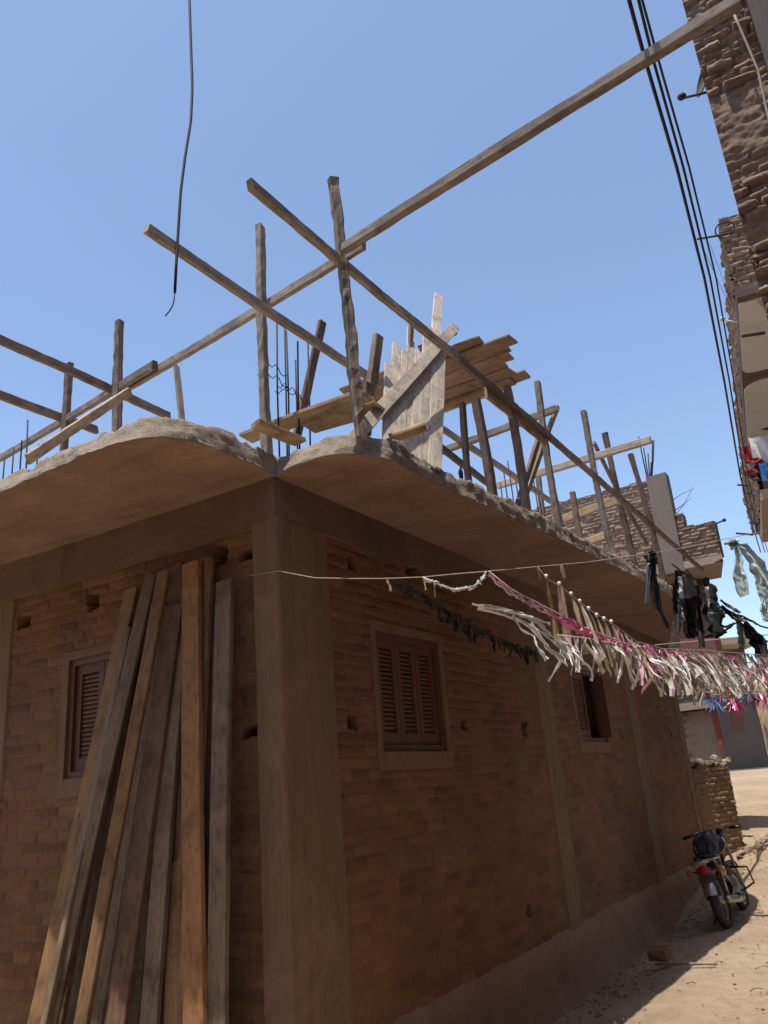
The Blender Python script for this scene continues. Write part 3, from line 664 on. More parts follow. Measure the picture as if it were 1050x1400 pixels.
# light boards lying along the front of the roof corner
def flat(name, p, q, z, w, h, mat, label, face=None, zb=None, cat='board'):
    a = onZ(*p, z); b = onZ(*q, z if zb is None else zb); t = timber(name, a, b, w, h, mat, None, face=face if face is not None else dR)
    return tag(t, label, cat)
flat('loose_board', (336, 599), (500, 540), 4.62, .17, .03, 'w_tan', 'long fresh tan board lying behind the notch of the roof corner')
flat('loose_board', (349, 579), (410, 604), 4.40, .11, .035, 'w_tan', 'short tan board pointing over the notch between the two slabs')
flat('loose_board', (428, 576), (516, 552), 4.80, .20, .025, 'w_tan', 'splintered fresh board resting high behind the dark post')
flat('loose_board', (420, 584), (520, 556), 4.66, .22, .025, 'w_tan', 'wide fresh board under the splintered one behind the dark post')
t = timber('log', onV(533, 600, .68), onV(583, 582, .90), .075, .075, 'w_tan', None, rnd_sec=True, rough=.005); tag(t, 'short round log poking over the roof edge by the upright boards', 'log')
b = W(.55, -.35, ZS); t = timber('leaning_board', onVert(b, 405, 600), onVert(b, 441, 440), .085, .03, 'w_brown', None, face=dR); tag(t, 'brown board leaning to the right behind the steel bars', 'board')
b = W(.75, .25, ZS); t = timber('leaning_board', onVert(b, 497, 590), onVert(b, 517, 459), .10, .05, 'w_grey', None, face=dR); tag(t, 'split grey prop just right of the dark post', 'prop')
b = W(.55, .2, ZS); t = timber('leaning_board', onVert(b, 500, 590), onVert(b, 505, 525), .12, .03, 'w_brown', None, face=dR); tag(t, 'brown board stub standing behind the foot of the dark post', 'board')
b = W(.25, -1.55, ZS); t = timber('leaning_board', onVert(b, 250, 585), onVert(b, 241, 499), .06, .025, 'w_pale', None, face=dR); tag(t, 'short pale stake standing alone on the left part of the roof', 'stake')
q = W(.22, -1.86, 0); q = onVert(q, 177, 535); p = onZ(38, 628, 4.31); t = timber('leaning_board', p, q, .075, .03, 'w_tan', None, face=UP); tag(t, 'yellow tan board propped from the left roof edge up to a post', 'board')
t = timber('leaning_board', onVert(W(1.1, -.35, ZS), 560, 520), onVert(W(1.1, -.35, ZS), 562, 447), .06, .03, 'w_grey', None, face=dR); tag(t, 'narrow grey stake seen above the upright formwork boards', 'stake')
# small navy cloth on the roof edge
mb = MB(); b = onV(631, 652, .62); mb.ribbon([b + UP * .09, b + UP * .05 + dR * .01, b, b - UP * .1], [.02, .07, .09, .05], dR, 0, .6, .012); tag(mb.build('cloth_scrap', 'c_navy', None, b), 'small navy cloth scrap lying on the roof edge', 'cloth')
# rebar clusters in the middle of the roof
rc = thing('rebar_cage', 'thin steel bars rising between the brown deck props in the middle of the roof', 'rebar cage', W(2.6, .1, ZS))
for (x, y) in ((688, 640), (694, 630), (727, 640), (733, 655), (705, 655), (684, 660)):
    T = onV(x, y, .1); u = uvz(T)[0]; bars(rc, [(W(u + .02, .1, ZS), T)], .007)
# ------------------------------------------------------------------ planks leaning on the left wall
GRP = 'planks leaning on the left wall'
def lean(top, low, w, th, mat, label, off, foot=.55, face=None, zf=.2):
    """top px on the wall; low px where the plank leaves the picture"""
    T = onPlane(*top, C0 + nL * off, nL)
    n = ray(*top).cross(ray(*low)); Q = C0 + nL * (foot + off * 1.2) + UP * zf
    # point on line (Q + s dL) lying in the sight plane
    s = (CAM - Q).dot(n) / dL.dot(n); B = Q + dL * s
    return tag(timber('plank', B, T, w, th, mat, None, face=face if face is not None else dL, bow=.003, rough=.0025), label, 'plank', GRP)
def L3(x, y): return x / 3, 660 + y / 3
fs_ = dL; fe = dL + nL * 1.1
lean((181, 805), (48, 1400), .095, .05, 'p_tan', 'leftmost tan plank of the leaning stack, its foot catching sunlight', .10, .40, dL + nL * .35)
lean((178, 857), (62, 1400), .055, .045, 'p_grey', 'thin grey batten just right of the leftmost leaning plank, with rounded top', .13, .40)
lean((190, 800), (80, 1400), .10, .04, 'p_brown', 'dark brown plank sunk behind the leftmost leaning planks', .045, .33)
lean((207, 786), (70, 1400), .085, .045, 'p_grey', 'narrow grey brown plank whose top reaches the beam left of the crossing pair', .11, .36, dL + nL * .5)
lean((225, 781), (112, 1400), .08, .05, 'p_tan', 'tan square batten with slanted top crossing the grey brown plank', .16, .34, dL + nL * .5)
lean((200, 803), (97, 1400), .10, .03, 'p_brown', 'dark brown board filling the gap left of the tan square batten', .03, .24)
lean((216, 800), (122, 1400), .10, .03, 'p_brown', 'shadowed brown board right behind the tan square batten', .03, .22)
lean((233, 812), (182, 1400), .10, .03, 'p_grey', 'thin dull board tucked between the widest brown plank and the wall', .02, .18)
lean((224, 828), (135, 1400), .10, .05, 'p_grey', 'dull grey plank half hidden behind the wide brown one', .05, .26)
lean((239, 828), (158, 1400), .155, .04, 'p_brown', 'widest brown plank with a level top halfway across the stack', .10, .28, dL + nL * .12)
lean((241, 773), (232, 1400), .13, .03, 'p_brown', 'reddish board reaching the beam just left of the orange plank', .03, .20)
lean((249, 830), (205, 1400), .14, .035, 'p_grey', 'olive grey plank between the widest brown one and the orange one', .06, .25)
lean((248, 940), (238, 1400), .12, .035, 'p_tan', 'ochre plank showing as a thin strip left of the orange plank', .045, .22)
lean((262, 770), (268, 1400), .155, .04, 'p_orange', 'bright orange brown plank standing upright in the middle of the stack', .12, .26)
lean((283, 764), (256, 1400), .12, .04, 'p_tan', 'tan plank with the highest top, right behind the orange plank', .06, .22)
lean((290, 828), (285, 1400), .10, .03, 'p_brown', 'short reddish board between the orange plank and the rightmost grey one', .04, .18)
lean((308, 795), (299, 1400), .115, .055, 'p_grey', 'rightmost weathered grey plank with a slanted top, nearest the column', .10, .22, dL + nL * .25)
# ------------------------------------------------------------------ neighbouring house with rough brick upper storey
N2 = thing('brick_house', 'two storey house of rough brown brick with grey corner column behind the timber falsework', 'house', W(14, 0, .5))
UF = 14.0; UL = 15.2
def vz(px, py, u=UF): a = uvz(onU(px, py, u)); return a[1], a[2]
def rough(mb, O, d, n, L, z0, z1, holes=(), row=.105, bl=.27, **k):
    bricks(mb, O, d, n, L, z0, z1, holes, row=row, bl=bl, gap=.024, dep=.12, thick=.22, jit=.03, vj=.010, mort=.035, **k)
RK = dict(row=.085, bl=.23, gap=.020, relief=.034, jit=.026, rough=.013, warp=.014, round_=.005, smear=(.62, .85), smear_d=.6)
masonry('wall', ['roughbrick', 'roughmortar'], N2, W(UF, -.40, 0), dL, nL, 7.5, 6.1, 8.28, .025, rag=.10, seed=5.0, **RK); masonry('wall', ['roughbrick', 'roughmortar'], N2, W(UF, .82, 0), dL, nL, .77, 6.22, 7.0, .02, rag=.08, seed=6.0, **RK)
masonry('wall', ['roughbrick', 'roughmortar'], N2, W(UF + .02, .2, 0), dL, nL, .14, 6.9, 7.32, .02, seed=7.0, **RK)
slabcolumn(UF - .06, UF + .3, -.40, .045, 6.0, 8.3, N2, 'greycol')
mb = MB(); mb.hexa([W(UF - .05, -7.9, 6.04), W(UL + .4, -7.9, 6.04), W(UL + .4, .5, 6.04), W(UF - .05, .84, 6.04)][::-1] + [W(UF - .05, -7.9, 6.2), W(UL + .4, -7.9, 6.2), W(UL + .4, .5, 6.2), W(UF - .05, .84, 6.2)][::-1]); mb.build('floor_slab', 'houseplaster', N2)
# lower storey
masonry('wall', ['roughbrick', 'roughmortar'], N2, W(UL, .12, 0), dL, nL, 7.8, 3.3, 6.03, .03, seed=8.0, **RK)
a_ = math.radians(12); db = V((math.sin(a_), math.cos(a_), 0)); mb = MB(); mb.box(W(UL + .05, -.6, .3), db * 5, nR * .25, UP * 5.7); mb.build('side_wall', 'houseplaster', N2)
masonry('wall', ['roughbrick', 'roughmortar'], N2, W(UL, -.3, 0), dL, nL, 7.4, .3, 3.3, .04, seed=8.5, **RK)
mb = MB(); mb.uvbox(UL - .06, UL + .3, -.75, -.27, .3, 3.4, 0, .006); mb.build('plaster_pier', 'houseplaster', N2)
# vent grille
g0, g1 = onU(945, 793, UL - .03), onU(958, 822, UL - .03); _, va, za = uvz(g0); _, vb, zb = uvz(g1)
mb = MB(); fr = .035
for (a, b, c, d) in ((va, va + fr, zb, za), (vb - fr, vb, zb, za), (va + fr, vb - fr, za - fr, za), (va + fr, vb - fr, zb, zb + fr)): mb.uvbox(UL - .06, UL - .01, a, b, c, d)
for i in range(1, 3): x = va + (vb - va) * i / 3; mb.uvbox(UL - .05, UL - .02, x - .012, x + .012, zb + fr, za - fr)
for i in range(1, 6): z = zb + (za - zb) * i / 6; mb.uvbox(UL - .052, UL - .025, va + fr, vb - fr, z - .012, z + .012)
mb.build('vent_grille', 'whitepaint', N2)
mb = MB(); mb.uvbox(UL - .012, UL - .004, va + .01, vb - .01, zb + .01, za - .01); mb.build('grille_backing', 'darkin', N2)
# hanging orange-red panel and white edge under the slab
c0 = onU(936, 787, UL - .35); mb = MB(); mb.ribbon([c0, c0 - UP * .25 + nR * .06, c0 - UP * .5 + nR * .1], [.22, .2, .1], nR, 0, .3, .01); mb.build('window_panel', 'redcloth2', N2)
mb = MB(); mb.ribbon([c0 + nL * .02 - nR * .12, c0 - UP * .3 - nR * .08, c0 - UP * .62 + nR * .06], .05, nR, 0, .1, .012); mb.build('panel_edge', 'whitepaint', N2)
# pink balcony
b0 = uvz(onU(928, 872, 14.4)); b1 = uvz(onU(982, 899, 14.4))
mb = MB(); mb.uvbox(14.4, UL - .02, b0[1], b1[1], b1[2] - .05, b0[2] - .03, 0, .008); mb.build('balcony', 'pinkwall', N2)
# plaster and rubble low part, red door post
r0 = uvz(onU(926, 950, 14.6)); r1 = uvz(onU(958, 1042, 14.6))
masonry('rubble_pier', ['roughbrick', 'roughmortar'], N2, W(14.6, r1[1] - .06, 0), dL, nL, 1.3, .5, 3.05, .02, row=.15, bl=.2, gap=.045, relief=.09, jit=.03, rough=.02, warp=.05, round_=.04, smear=(.8, .9), seed=9.0)
r2 = uvz(onU(970, 950, 14.5)); mb = MB(); mb.uvbox(14.5, 14.62, r2[1] - .03, r2[1] + .07, 2.35, 3.2); mb.build('door_post', 'redpaint', N2)
mb = MB(); mb.uvbox(14.62, 15.1, -1.0, r2[1] - .035, 1.2, 3.1, 0, .01); mb.build('plaster_panel', 'houseplaster', N2)
mb = MB(); mb.uvbox(14.35, 15.1, -1.4, r2[1] + .12, 3.12, 3.28, 0, .012); mb.build('canopy_slab', 'houseplaster', N2)
# column top bars
for (x, y) in ((873, 597), (880, 612), (886, 620), (892, 602), (894, 602), (890, 632)):
    T = onU(x, y, UF + .1); b = onU(889 + (x - 889) * .25, 655, UF + .1); bars(N2, [(b - UP * .05, T)], .014)
tw = thing('dry_bush', 'bare dry twigs rising beside the grey concrete column', 'dry twigs', onU(918, 705, UF + .5))
for (x1, y1, x2, y2) in ((914, 715, 948, 665), (914, 715, 935, 700), (910, 690, 948, 668), (914, 715, 918, 668), (920, 700, 946, 680), (905, 660, 910, 645), (916, 712, 940, 712)):
    mb = MB(); a = onU(x1, y1, UF + .5); b = onU(x2, y2, UF + .5); m = (a + b) / 2 + V((rnd(-.08, .08), 0, rnd(-.1, .1))); mb.tube([a, m, b], .011, 5, r2=.004); mb.build('twig', 'twig', tw)
for (x1, y1, x2, y2, lab) in ((966, 722, 990, 711, 'rusty iron rod with a knob sticking out of the upper brick corner'), (974, 770, 986, 766, 'short iron rod sticking out just below the balcony edge of the rough brick house')):
    mb = MB(); a = onU(x1, y1, UF + .05); b = onU(x2, y2, UF - .2); mb.tube([a, b], .018, 6); mb.ell(b, dR * .05, nR * .04, UP * .04); tag(mb.build('iron_rod', 'iron', None, a), lab, 'iron rod')
# ------------------------------------------------------------------ low brick wall and rubble
LWt = thing('low_wall', 'low crumbling brick boundary wall beside the motorcycle', 'wall', W(11.1, .02, .4))
a = W(11.04, .02, 0); b = W(12.4, .36, 0); d = (b - a).normalized(); n = V((d.y, -d.x, 0))
M['tanbrick'] = brickmat('tan_mud_brick', [(.27, .165, .09), (.33, .21, .12), (.30, .185, .105), (.37, .24, .145)], (.31, .20, .12), 2.0)
LK = dict(row=.085, bl=.24, gap=.018, relief=.020, jit=.012, rough=.012, warp=.010, round_=.007, smear=(.55, .8))
masonry('wall', ['tanbrick', 'mortar'], LWt, a, d, n, (b - a).length, .2, 2.0, .015, rag=.06, seed=11.0, **LK)
d2 = V((math.sin(math.radians(14)), math.cos(math.radians(14)), 0)); n2 = V((d2.y, -d2.x, 0))
masonry('wall', ['tanbrick', 'mortar'], LWt, b, d2, n2, 2.4, .2, 1.95, .03, rag=.06, seed=12.0, **LK)
mb = MB()
for i in range(60):
    t = rnd(0, 1.0); p = a + (b - a) * t - n * rnd(.02, .2) + UP * (2.0 + rnd(0, .04)); r = rnd(.02, .045)
    mb.box(p - d * r, d * 2 * r, -n * r * 1.5, UP * r * rnd(.5, 1.1), 0, r * .3)
for i in range(40):
    p = b + d2 * rnd(-.1, 2.3) - n2 * rnd(.02, .2) + UP * (1.95 + rnd(0, .05)); r = rnd(.02, .045); mb.box(p, d2 * 2 * r, -n2 * r * 1.5, UP * r, 0, r * .3)
mb.build('rubble_coping', 'stone', LWt)
rb = MB(); cc = onU(970, 1042, 13.6)
for i in range(34):
    p = cc + V((rnd(-.35, .3), rnd(-.3, .3), rnd(-.5, .06) )); r = rnd(.035, .08); rb.box(p, d * 2 * r, n * r * 1.6, UP * r, 0, r * .35)
tag(rb.build('rubble_pile', 'stone', None, cc), 'heap of pale rubble blocks behind the low brick wall', 'rubble')
# dirt slope at wall foot
# ------------------------------------------------------------------ grey house across the end of the street
p0 = atDist(975, 1000, 31); q0 = atDist(1043, 1000, 31.5); dg = (q0 - p0); dg.z = 0; Lg = dg.length; dg.normalize(); ng = V((dg.y, -dg.x, 0))
E1 = thing('grey_house', 'low grey rendered house closing the far end of the street', 'house', V((p0.x, p0.y, 1.7)))
mb = MB(); o = V((p0.x, p0.y, 1.2)); mb.box(o - dg * 3, dg * (Lg + 3), -ng * 5, UP * 4.6, 0, .02); mb.build('wall', 'greywall', E1)
mb = MB(); mb.box(o - dg * 3.2 + UP * 4.6 + ng * 1.4, dg * (Lg + 3.4), -ng * 6.6, UP * .22, 0, .02); mb.build('roof_slab', 'houseplaster', E1)  # overhang added behind the streamers to keep the front wall in shade
mb = MB(); dd = atDist(1000, 972, 31) - o; s = dd.dot(dg); mb.box(o + dg * s + UP * 1.8 + ng * .012, dg * .4, -ng * .05, UP * 1.5); mb.build('shutter', 'shutter', E1)
# reed fence on the right far side
RF = thing('reed_fence', 'dry reed and straw fence at the far right side of the street', 'fence', atDist(1045, 1050, 26))
b0 = atDist(1056, 1045, 28.5); b1 = atDist(1095, 1060, 22); b0.z = 1.5; b1.z = 1.0
mb = MB(); 
for i in range(90):
    t = i / 89; p = b0.lerp(b1, t) + V((rnd(-.05, .05), rnd(-.05, .05), -.4)); mb.tube([p, p + UP * 1.6 + V((rnd(-.06, .06), 0, 0)), p + UP * rnd(2.9, 3.4) + V((rnd(-.12, .12), 0, 0))], .04, 5)
mb.build('reed_panel', 'straw', RF)
# ------------------------------------------------------------------ right hand side of the street
R1 = thing('brick_house', 'tall rough brick house wall rising at the top right corner', 'house', W(1.2, 3.2, .2))
U1 = 1.2
O = W(U1, 6.4, 0); L1 = 6.4 - 3.13
RK1 = dict(row=.064, bl=.20, gap=.016, relief=.036, jit=.036, rough=.016, warp=.014, round_=.004, smear=(.62, .85), smear_d=.6)
masonry('wall', ['roughbrick', 'roughmortar'], R1, O, dL, nL, L1, 4.5, 9.6, .012, seed=21.0, bands=[(5.93, 6.5)], **RK1)
vf = uvz(onU(1021, 0, .75))[1]
mb = MB(); mb.uvbox(U1 + .05, U1 + .3, 3.14, 6.4, .1, 4.5); mb.uvbox(U1 + .06, U1 + .3, 3.15, 6.4, 5.85, 6.6); mb.uvbox(U1 + .25, U1 + 3.0, 3.2, 3.4, .1, 7.6); mb.uvbox(-1.6, .75, vf, vf + .3, .1, 10); mb.uvbox(-1.6, -1.3, vf + .3, 6.2, .1, 10); mb.uvbox(-8.6, -1.6, 5.9, 6.2, .1, 9); mb.uvbox(-8.6, -8.3, -10, 6.2, .1, 8); mb.uvbox(.72, U1 + .2, vf + .02, vf + .3, .1, 9.6); mb.build('side_wall', 'mudflank', R1)  # also holds added walls, out of view, that block sky light from the shade
pts = [onU(x, y, U1 - .14) for x, y in ((1001, 14), (1010, 34), (1022, 62), (1036, 95), (1044, 130), (1050, 158), (1056, 190))]
mb = MB(); mb.tube(pts, .008, 6); tag(mb.build('hanging_wire', 'cord', None, pts[0]), 'thin pale wire drooping over the rough brick wall at top right', 'wire')
# balcony house further along
R2 = thing('brick_house', 'rough brick house with cream rounded balcony undersides on the right edge', 'house', W(5.3, 4, .3))
a23 = math.radians(22.9); dS = V((math.sin(a23), math.cos(a23), 0)); nS = V((-dS.y, dS.x, 0))   # nS points left, over the street
B0 = W(5.15, 2.80, 0)
def Sp(s, w, z): return B0 + dS * s + nS * w + UP * z
masonry('parapet', ['roughbrick', 'roughmortar'], R2, Sp(0, -3, 0), nS, -dS, 3.0, 7.22, 8.22, .018, rag=.06, seed=31.0, **RK1); masonry('parapet', ['roughbrick', 'roughmortar'], R2, Sp(0, 0, 0), dS, nS, 6.7, 7.22, 8.05, .02, rag=.06, inset=.4, seed=32.0, **RK1)
mb = MB()
for (s0, s1, z1) in ((-.02, 2.3, 7.21), (2.3, 6.72, 7.205)): mb.box(Sp(s0, -3.2, z1 - .14), dS * (s1 - s0 - .004), nS * 3.215, UP * .14, 0, .006)
mb.build('balcony_slab', 'roughmortar', R2)
def soff(s0, s1, w0, w1, z, r0, r1, mat, name='soffit_panel'):
    pts = []
    for (cx, cy, a0, r) in ((s0, w1, 90, r0), (s1, w1, 0, r1)): pass
    def arc(cs, cw, r, a, b): return [(cs + r * math.cos(math.radians(t)), cw + r * math.sin(math.radians(t))) for t in [a + (b - a) * i / 6 for i in range(7)]]
    pts = [(s0, w0)] + arc(s0 + r0, w1 - r0, r0, 180, 90) + arc(s1 - r1, w1 - r1, r1, 90, 0) + [(s1, w0)]
    n = len(pts); mb = MB(); vs = [Sp(a, b, z) for a, b in pts] + [Sp(a, b, z + .04) for a, b in pts]
    mb.add(vs, [tuple(range(n)), tuple(reversed(range(n, 2 * n)))] + [(i, i + n, (i + 1) % n + n, (i + 1) % n) for i in range(n)]); return mb.build(name, mat, R2)
soff(.12, 2.1, -3.1, .005, 7.05, .02, .16, 'creamsoffit'); soff(2.42, 5.4, -3.1, .0, 7.045, .3, .1, 'creamsoffit'); soff(5.45, 6.5, -3.1, -.1, 7.045, .1, .1, 'houseplaster')
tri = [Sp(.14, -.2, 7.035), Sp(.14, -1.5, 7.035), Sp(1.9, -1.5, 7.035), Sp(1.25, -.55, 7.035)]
mb = MB(); mb.add(tri + [p + UP * .012 for p in tri], [(0, 1, 2, 3), (7, 6, 5, 4), (0, 4, 5, 1), (1, 5, 6, 2), (2, 6, 7, 3), (3, 7, 4, 0)]); mb.build('tan_patch', 'tansoffit', R2)  # thin tan four-sided panel under the first cream balcony underside
mb = MB(); mb.box(Sp(.05, -3.2, 0.1), dS * 14, nS * 1.0, UP * 11); mb.build('wall', 'houseplaster', R2)
# next house with small stepped brick and tan balcony
R3 = thing('brick_house', 'farther house on the right with dark brick flank and a tan balcony underside', 'house', Sp(11, -1, .8))
c = uvz(onU(1000, 485, 9.0)); masonry('stair_head', ['roughbrick', 'roughmortar'], R3, W(9.0, c[1] + .28, 0), dL, nL, .28, 8.0, c[2] + .02, .02, seed=33.0, **RK1); masonry('parapet', ['roughbrick', 'roughmortar'], R3, Sp(6.9, -.02, 0), dS, nS, 5.0, 7.2, 8.2, .03, rag=.06, seed=34.0, **RK1)
mb = MB(); mb.box(Sp(6.9, -3.2, 7.05), dS * 3.2, nS * 3.17, UP * .14, 0, .01); mb.build('balcony_slab', 'houseplaster', R3)
mb = MB(); q = onZ(1042, 742, 6.0); sq = (q - B0).dot(dS); wq = (q - B0).dot(nS)
mb.box(Sp(sq - 3.0, -3.2, 6.0), dS * 3.0, nS * (wq + 3.2), UP * .15, 0, .02); mb.build('balcony_slab', 'tansoffit', R3)
masonry('parapet', ['roughbrick', 'roughmortar'], R3, Sp(sq - 3.0, wq, 0), dS, nS, 3.0, 6.16, 7.0, .03, seed=35.0, **RK1)
# brackets on the right houses
def bracket(lab, pts, u, r=.012, knob=None, ring=None, mat='iron', name='iron_bracket'):
    P = [onU(x, y, u) for x, y in pts]; t = MB(); t.tube(P, r, 6)
    if knob: c = onU(*knob, u); t.ell(c, dR * .03, nR * .035, UP * .03)
    if ring: c = onU(ring[0], ring[1], u); t.torus(c, (UP * .9 + dR * .5).normalized(), ring[2], .008, 20, 6)
    return tag(t.build(name, mat, None, P[0]), lab, 'bracket')
bracket('iron bracket with small insulators pointing left from the brick wall corner near the top', ((975, 124), (930, 135)), 1.6, .012, (932, 132))
bracket('dark rod carrying a wire ring on the right wall below the brick tower', ((1004, 318), (953, 327)), 4.6, .014, None, (991, 314, .10))
bracket('little pale lamp bracket on the parapet of the balcony house', ((1008, 441), (988, 437)), 5.4, .010, (988, 436), None, 'whitepaint')
bracket('dark iron bar fixed across the first cream balcony underside', ((1014, 460), (1046, 455)), 5.9, .02)
bracket('dark iron bar across the second cream balcony underside', ((1024, 585), (1052, 586)), 9.5, .025)
for i, (x1, y1, x2, y2) in enumerate(((970, 332, 1003, 420), (958, 332, 998, 418), (984, 325, 1000, 380))):
    mb = MB(); a, b = onU(x1, y1, 4.6), onU(x2, y2, 5.0); mb.tube([a, (a + b) / 2 - UP * .02, b], .0025, 5); tag(mb.build('thin_wire', 'cable', None, a), ['middle of three hair thin wires strung from the ringed rod', 'left of three hair thin wires strung from the tip of the ringed rod', 'right and shortest of three hair thin wires below the wire ring'][i], 'wire')
# satellite dish half hidden at the corner
c = onU(973, 97, 1.75); sd = thing('satellite_dish', 'pale round dish peeking out behind the top right brick corner', 'satellite dish', c)
mb = MB(); ax = (-dR * .5 + nL.cross(UP) * 0 + UP * .3 - nR * .8).normalized(); x = ax.orthogonal().normalized(); y = ax.cross(x); vs = [c]; n = 20
for i in range(n): vs.append(c + (x * math.cos(i * 2 * math.pi / n) + y * math.sin(i * 2 * math.pi / n)) * .2 + ax * .04)
for i in range(n): vs.append(c + (x * math.cos(i * 2 * math.pi / n) + y * math.sin(i * 2 * math.pi / n)) * .2 + ax * .05)
mb.add(vs, [(0, 1 + i, 1 + (i + 1) % n) for i in range(n)] + [(1 + i, 1 + n + i, 1 + n + (i + 1) % n, 1 + (i + 1) % n) for i in range(n)], 0, True); mb.build('dish', 'greywall', sd)
mb = MB(); mb.tube([c, c + nR * .25 + dR * .05], .012, 6); mb.build('dish_arm', 'iron', sd)
# laundry under the balconies
def cloth(px, d_, size, mat, lab, sag=.2, name='hanging_cloth'):
    c = atDist(*px, d_); mb = MB(); k = 7; vs = []
    for i in range(k):
        for j in range(6):
            t = i / (k - 1); h = j / 5
            p = c + nS * (size[0] * (t - .5)) + dS * (.05 * math.sin(t * 9 + j)) - UP * (size[1] * h * (1 + .15 * math.sin(t * 5)) + sag * .2 * math.sin(t * math.pi)); vs.append(p)
    n = len(vs); vs2 = [p + dS * .012 for p in vs]
    f = [(i * 6 + j, i * 6 + j + 1, (i + 1) * 6 + j + 1, (i + 1) * 6 + j) for i in range(k - 1) for j in range(5)]
    mb.add(vs, f, 0, True); mb.add(vs2, [tuple(reversed(q)) for q in f], 0, True); return tag(mb.build(name, mat, None, c), lab, 'cloth')
mb = MB(); pts = [atDist(x, y, 12.2) for x, y in ((1019, 610), (1021, 620), (1026, 629), (1034, 632), (1041, 627))]; mb.ribbon(pts, [.10, .14, .16, .14, .08], (nS + UP).normalized(), 0, .3, .02); tag(mb.build('hanging_cloth', 'c_red', None, pts[0]), 'dark red cloth drooping in a curve under the second balcony', 'cloth')
cloth((1025, 640), 12.3, (.20, .10), 'c_red', 'small dark red rag just below the curved red cloth')
cloth((1046, 630), 11.9, (.18, .3), 'c_blue', 'blue cloth hanging at the right edge under the balcony')
cloth((1038, 594), 12.0, (.30, .36), 'c_white', 'white sheet hanging under the second cream balcony')
mb = MB()
pts = [atDist(x, y, 12.1) for x, y in ((1052, 648), (1035, 646), (1022, 651), (1030, 656), (1052, 655))]; mb.tube(pts, .018, 6); tag(mb.build('awning_frame', 'iron', None, pts[0]), 'thin bent iron frame jutting out below the red rags', 'iron frame')
for i, (x1, y1, x2, y2) in enumerate(((1008, 663, 1037, 664), (1018, 674, 1040, 674), (1006, 729, 1024, 731))):
    mb = MB(); a, b = atDist(x1, y1, 16.5), atDist(x2 + 6, y2, 16.5); mb.tube([a, b], .02, 6); tag(mb.build('iron_bracket', 'iron', None, a), ['upper thin cable arm reaching left below the balcony row', 'lower cable arm with a box reaching left below the balcony row', 'short cable arm beside the pale green ribbon knot'][i], 'bracket')
# ------------------------------------------------------------------ power cables along the street
for i, (pts, r, lab) in enumerate((
    (((845, -60), (860, 0), (883, 85), (925, 228), (963, 380), (990, 520), (1012, 650), (1028, 715), (1040, 755)), .022, 'left and thickest of the three black power cables above the street'),
    (((858, -60), (873, 0), (894, 85), (934, 228), (971, 380), (997, 520), (1016, 640), (1033, 715), (1046, 755)), .017, 'middle of the three black power cables above the street'),
    (((863, -60), (878, 0), (901, 85), (942, 228), (979, 380), (1003, 520), (1022, 650), (1037, 715), (1050, 755)), .014, 'right and thinnest of the three black power cables above the street'))):
    P = [onZ(x, y, 6.7) for x, y in pts]; P = [P[0] + (P[0] - P[1]) * 4] + P
    mb = MB(); mb.tube(P, r * .62, 7); tag(mb.build('power_cable', 'cable', None, P[3]), lab, 'cable', 'power cables above the street')
# dangling cut wire at top left
P = [atDist(x, y, 4.4) for x, y in ((256, -140), (258, -60), (259, 0), (261, 60), (263, 120), (261, 165), (253, 215), (247, 262), (244, 310), (241, 360), (239, 400))]
P[0] = P[1] + UP * .9 + dL * .5
hw = thing('hanging_wire', 'loose black wire dangling into the sky at upper left with a bare bent tip', 'wire', P[-1])
mb = MB(); mb.tube(P, .0095, 8); mb.build('wire_sheath', 'cable', hw)
mb = MB(); mb.tube([P[-1]] + [atDist(x, y, 4.4) for x, y in ((238, 410), (236, 418), (232, 425), (226, 432))], .004, 6); mb.build('bare_tip', 'iron', hw)
# ------------------------------------------------------------------ cords and streamers across the street
def path3(pxs, ds):
    return [atDist(x, y, d) for (x, y), d in zip(pxs, ds)]
def dense(P, n):
    cum = [0]
    for a, b in zip(P, P[1:]): cum.append(cum[-1] + (b - a).length)
    out = []
    for i in range(n):
        s = cum[-1] * i / (n - 1); k = 0
        while k < len(P) - 2 and cum[k + 1] < s: k += 1
        out.append(P[k].lerp(P[k + 1], (s - cum[k]) / max(1e-6, cum[k + 1] - cum[k])))
    return out
def strip(parent, a, length, w, mat, wind=V((0, 0, 0)), name='streamer', k=9, tw=1.5, curl=.04):
    mb = MB(); d = (V((0, 0, -1)) + wind).normalized(); p = V(a); pts = [p]; h = length / (k - 1)
    for i in range(1, k):
        d = (d + V((rnd(-1, 1), rnd(-1, 1), rnd(-.5, .5))) * curl * 6 + V((0, 0, -.12))).normalized(); p = p + d * h; pts.append(p)
    mb.ribbon(pts, [w * (.45 + .55 * min(1, i / 2)) for i in range(k)], V((rnd(-1, 1), rnd(-1, 1), 0)).normalized(), 0, rnd(-tw, tw)); return mb.build(name, mat, parent, a)
VX = [(430, .45), (480, .70), (527, .90), (578, 1.10), (620, 1.24), (668, 1.40), (733, 1.58), (800, 1.75), (870, 1.93), (905, 2.02), (960, 2.17), (1020, 2.33), (1062, 2.5)]
def vx(x):
    for (a, b), (c, d) in zip(VX, VX[1:]):
        if x <= c: return b + (d - b) * max(0, x - a) / (c - a)
    return VX[-1][1]
def PV(lst): return [onV(x, y, vx(x)) for x, y in lst]
def PW(lst): return [onV(x, y, v) for x, y, v in lst]
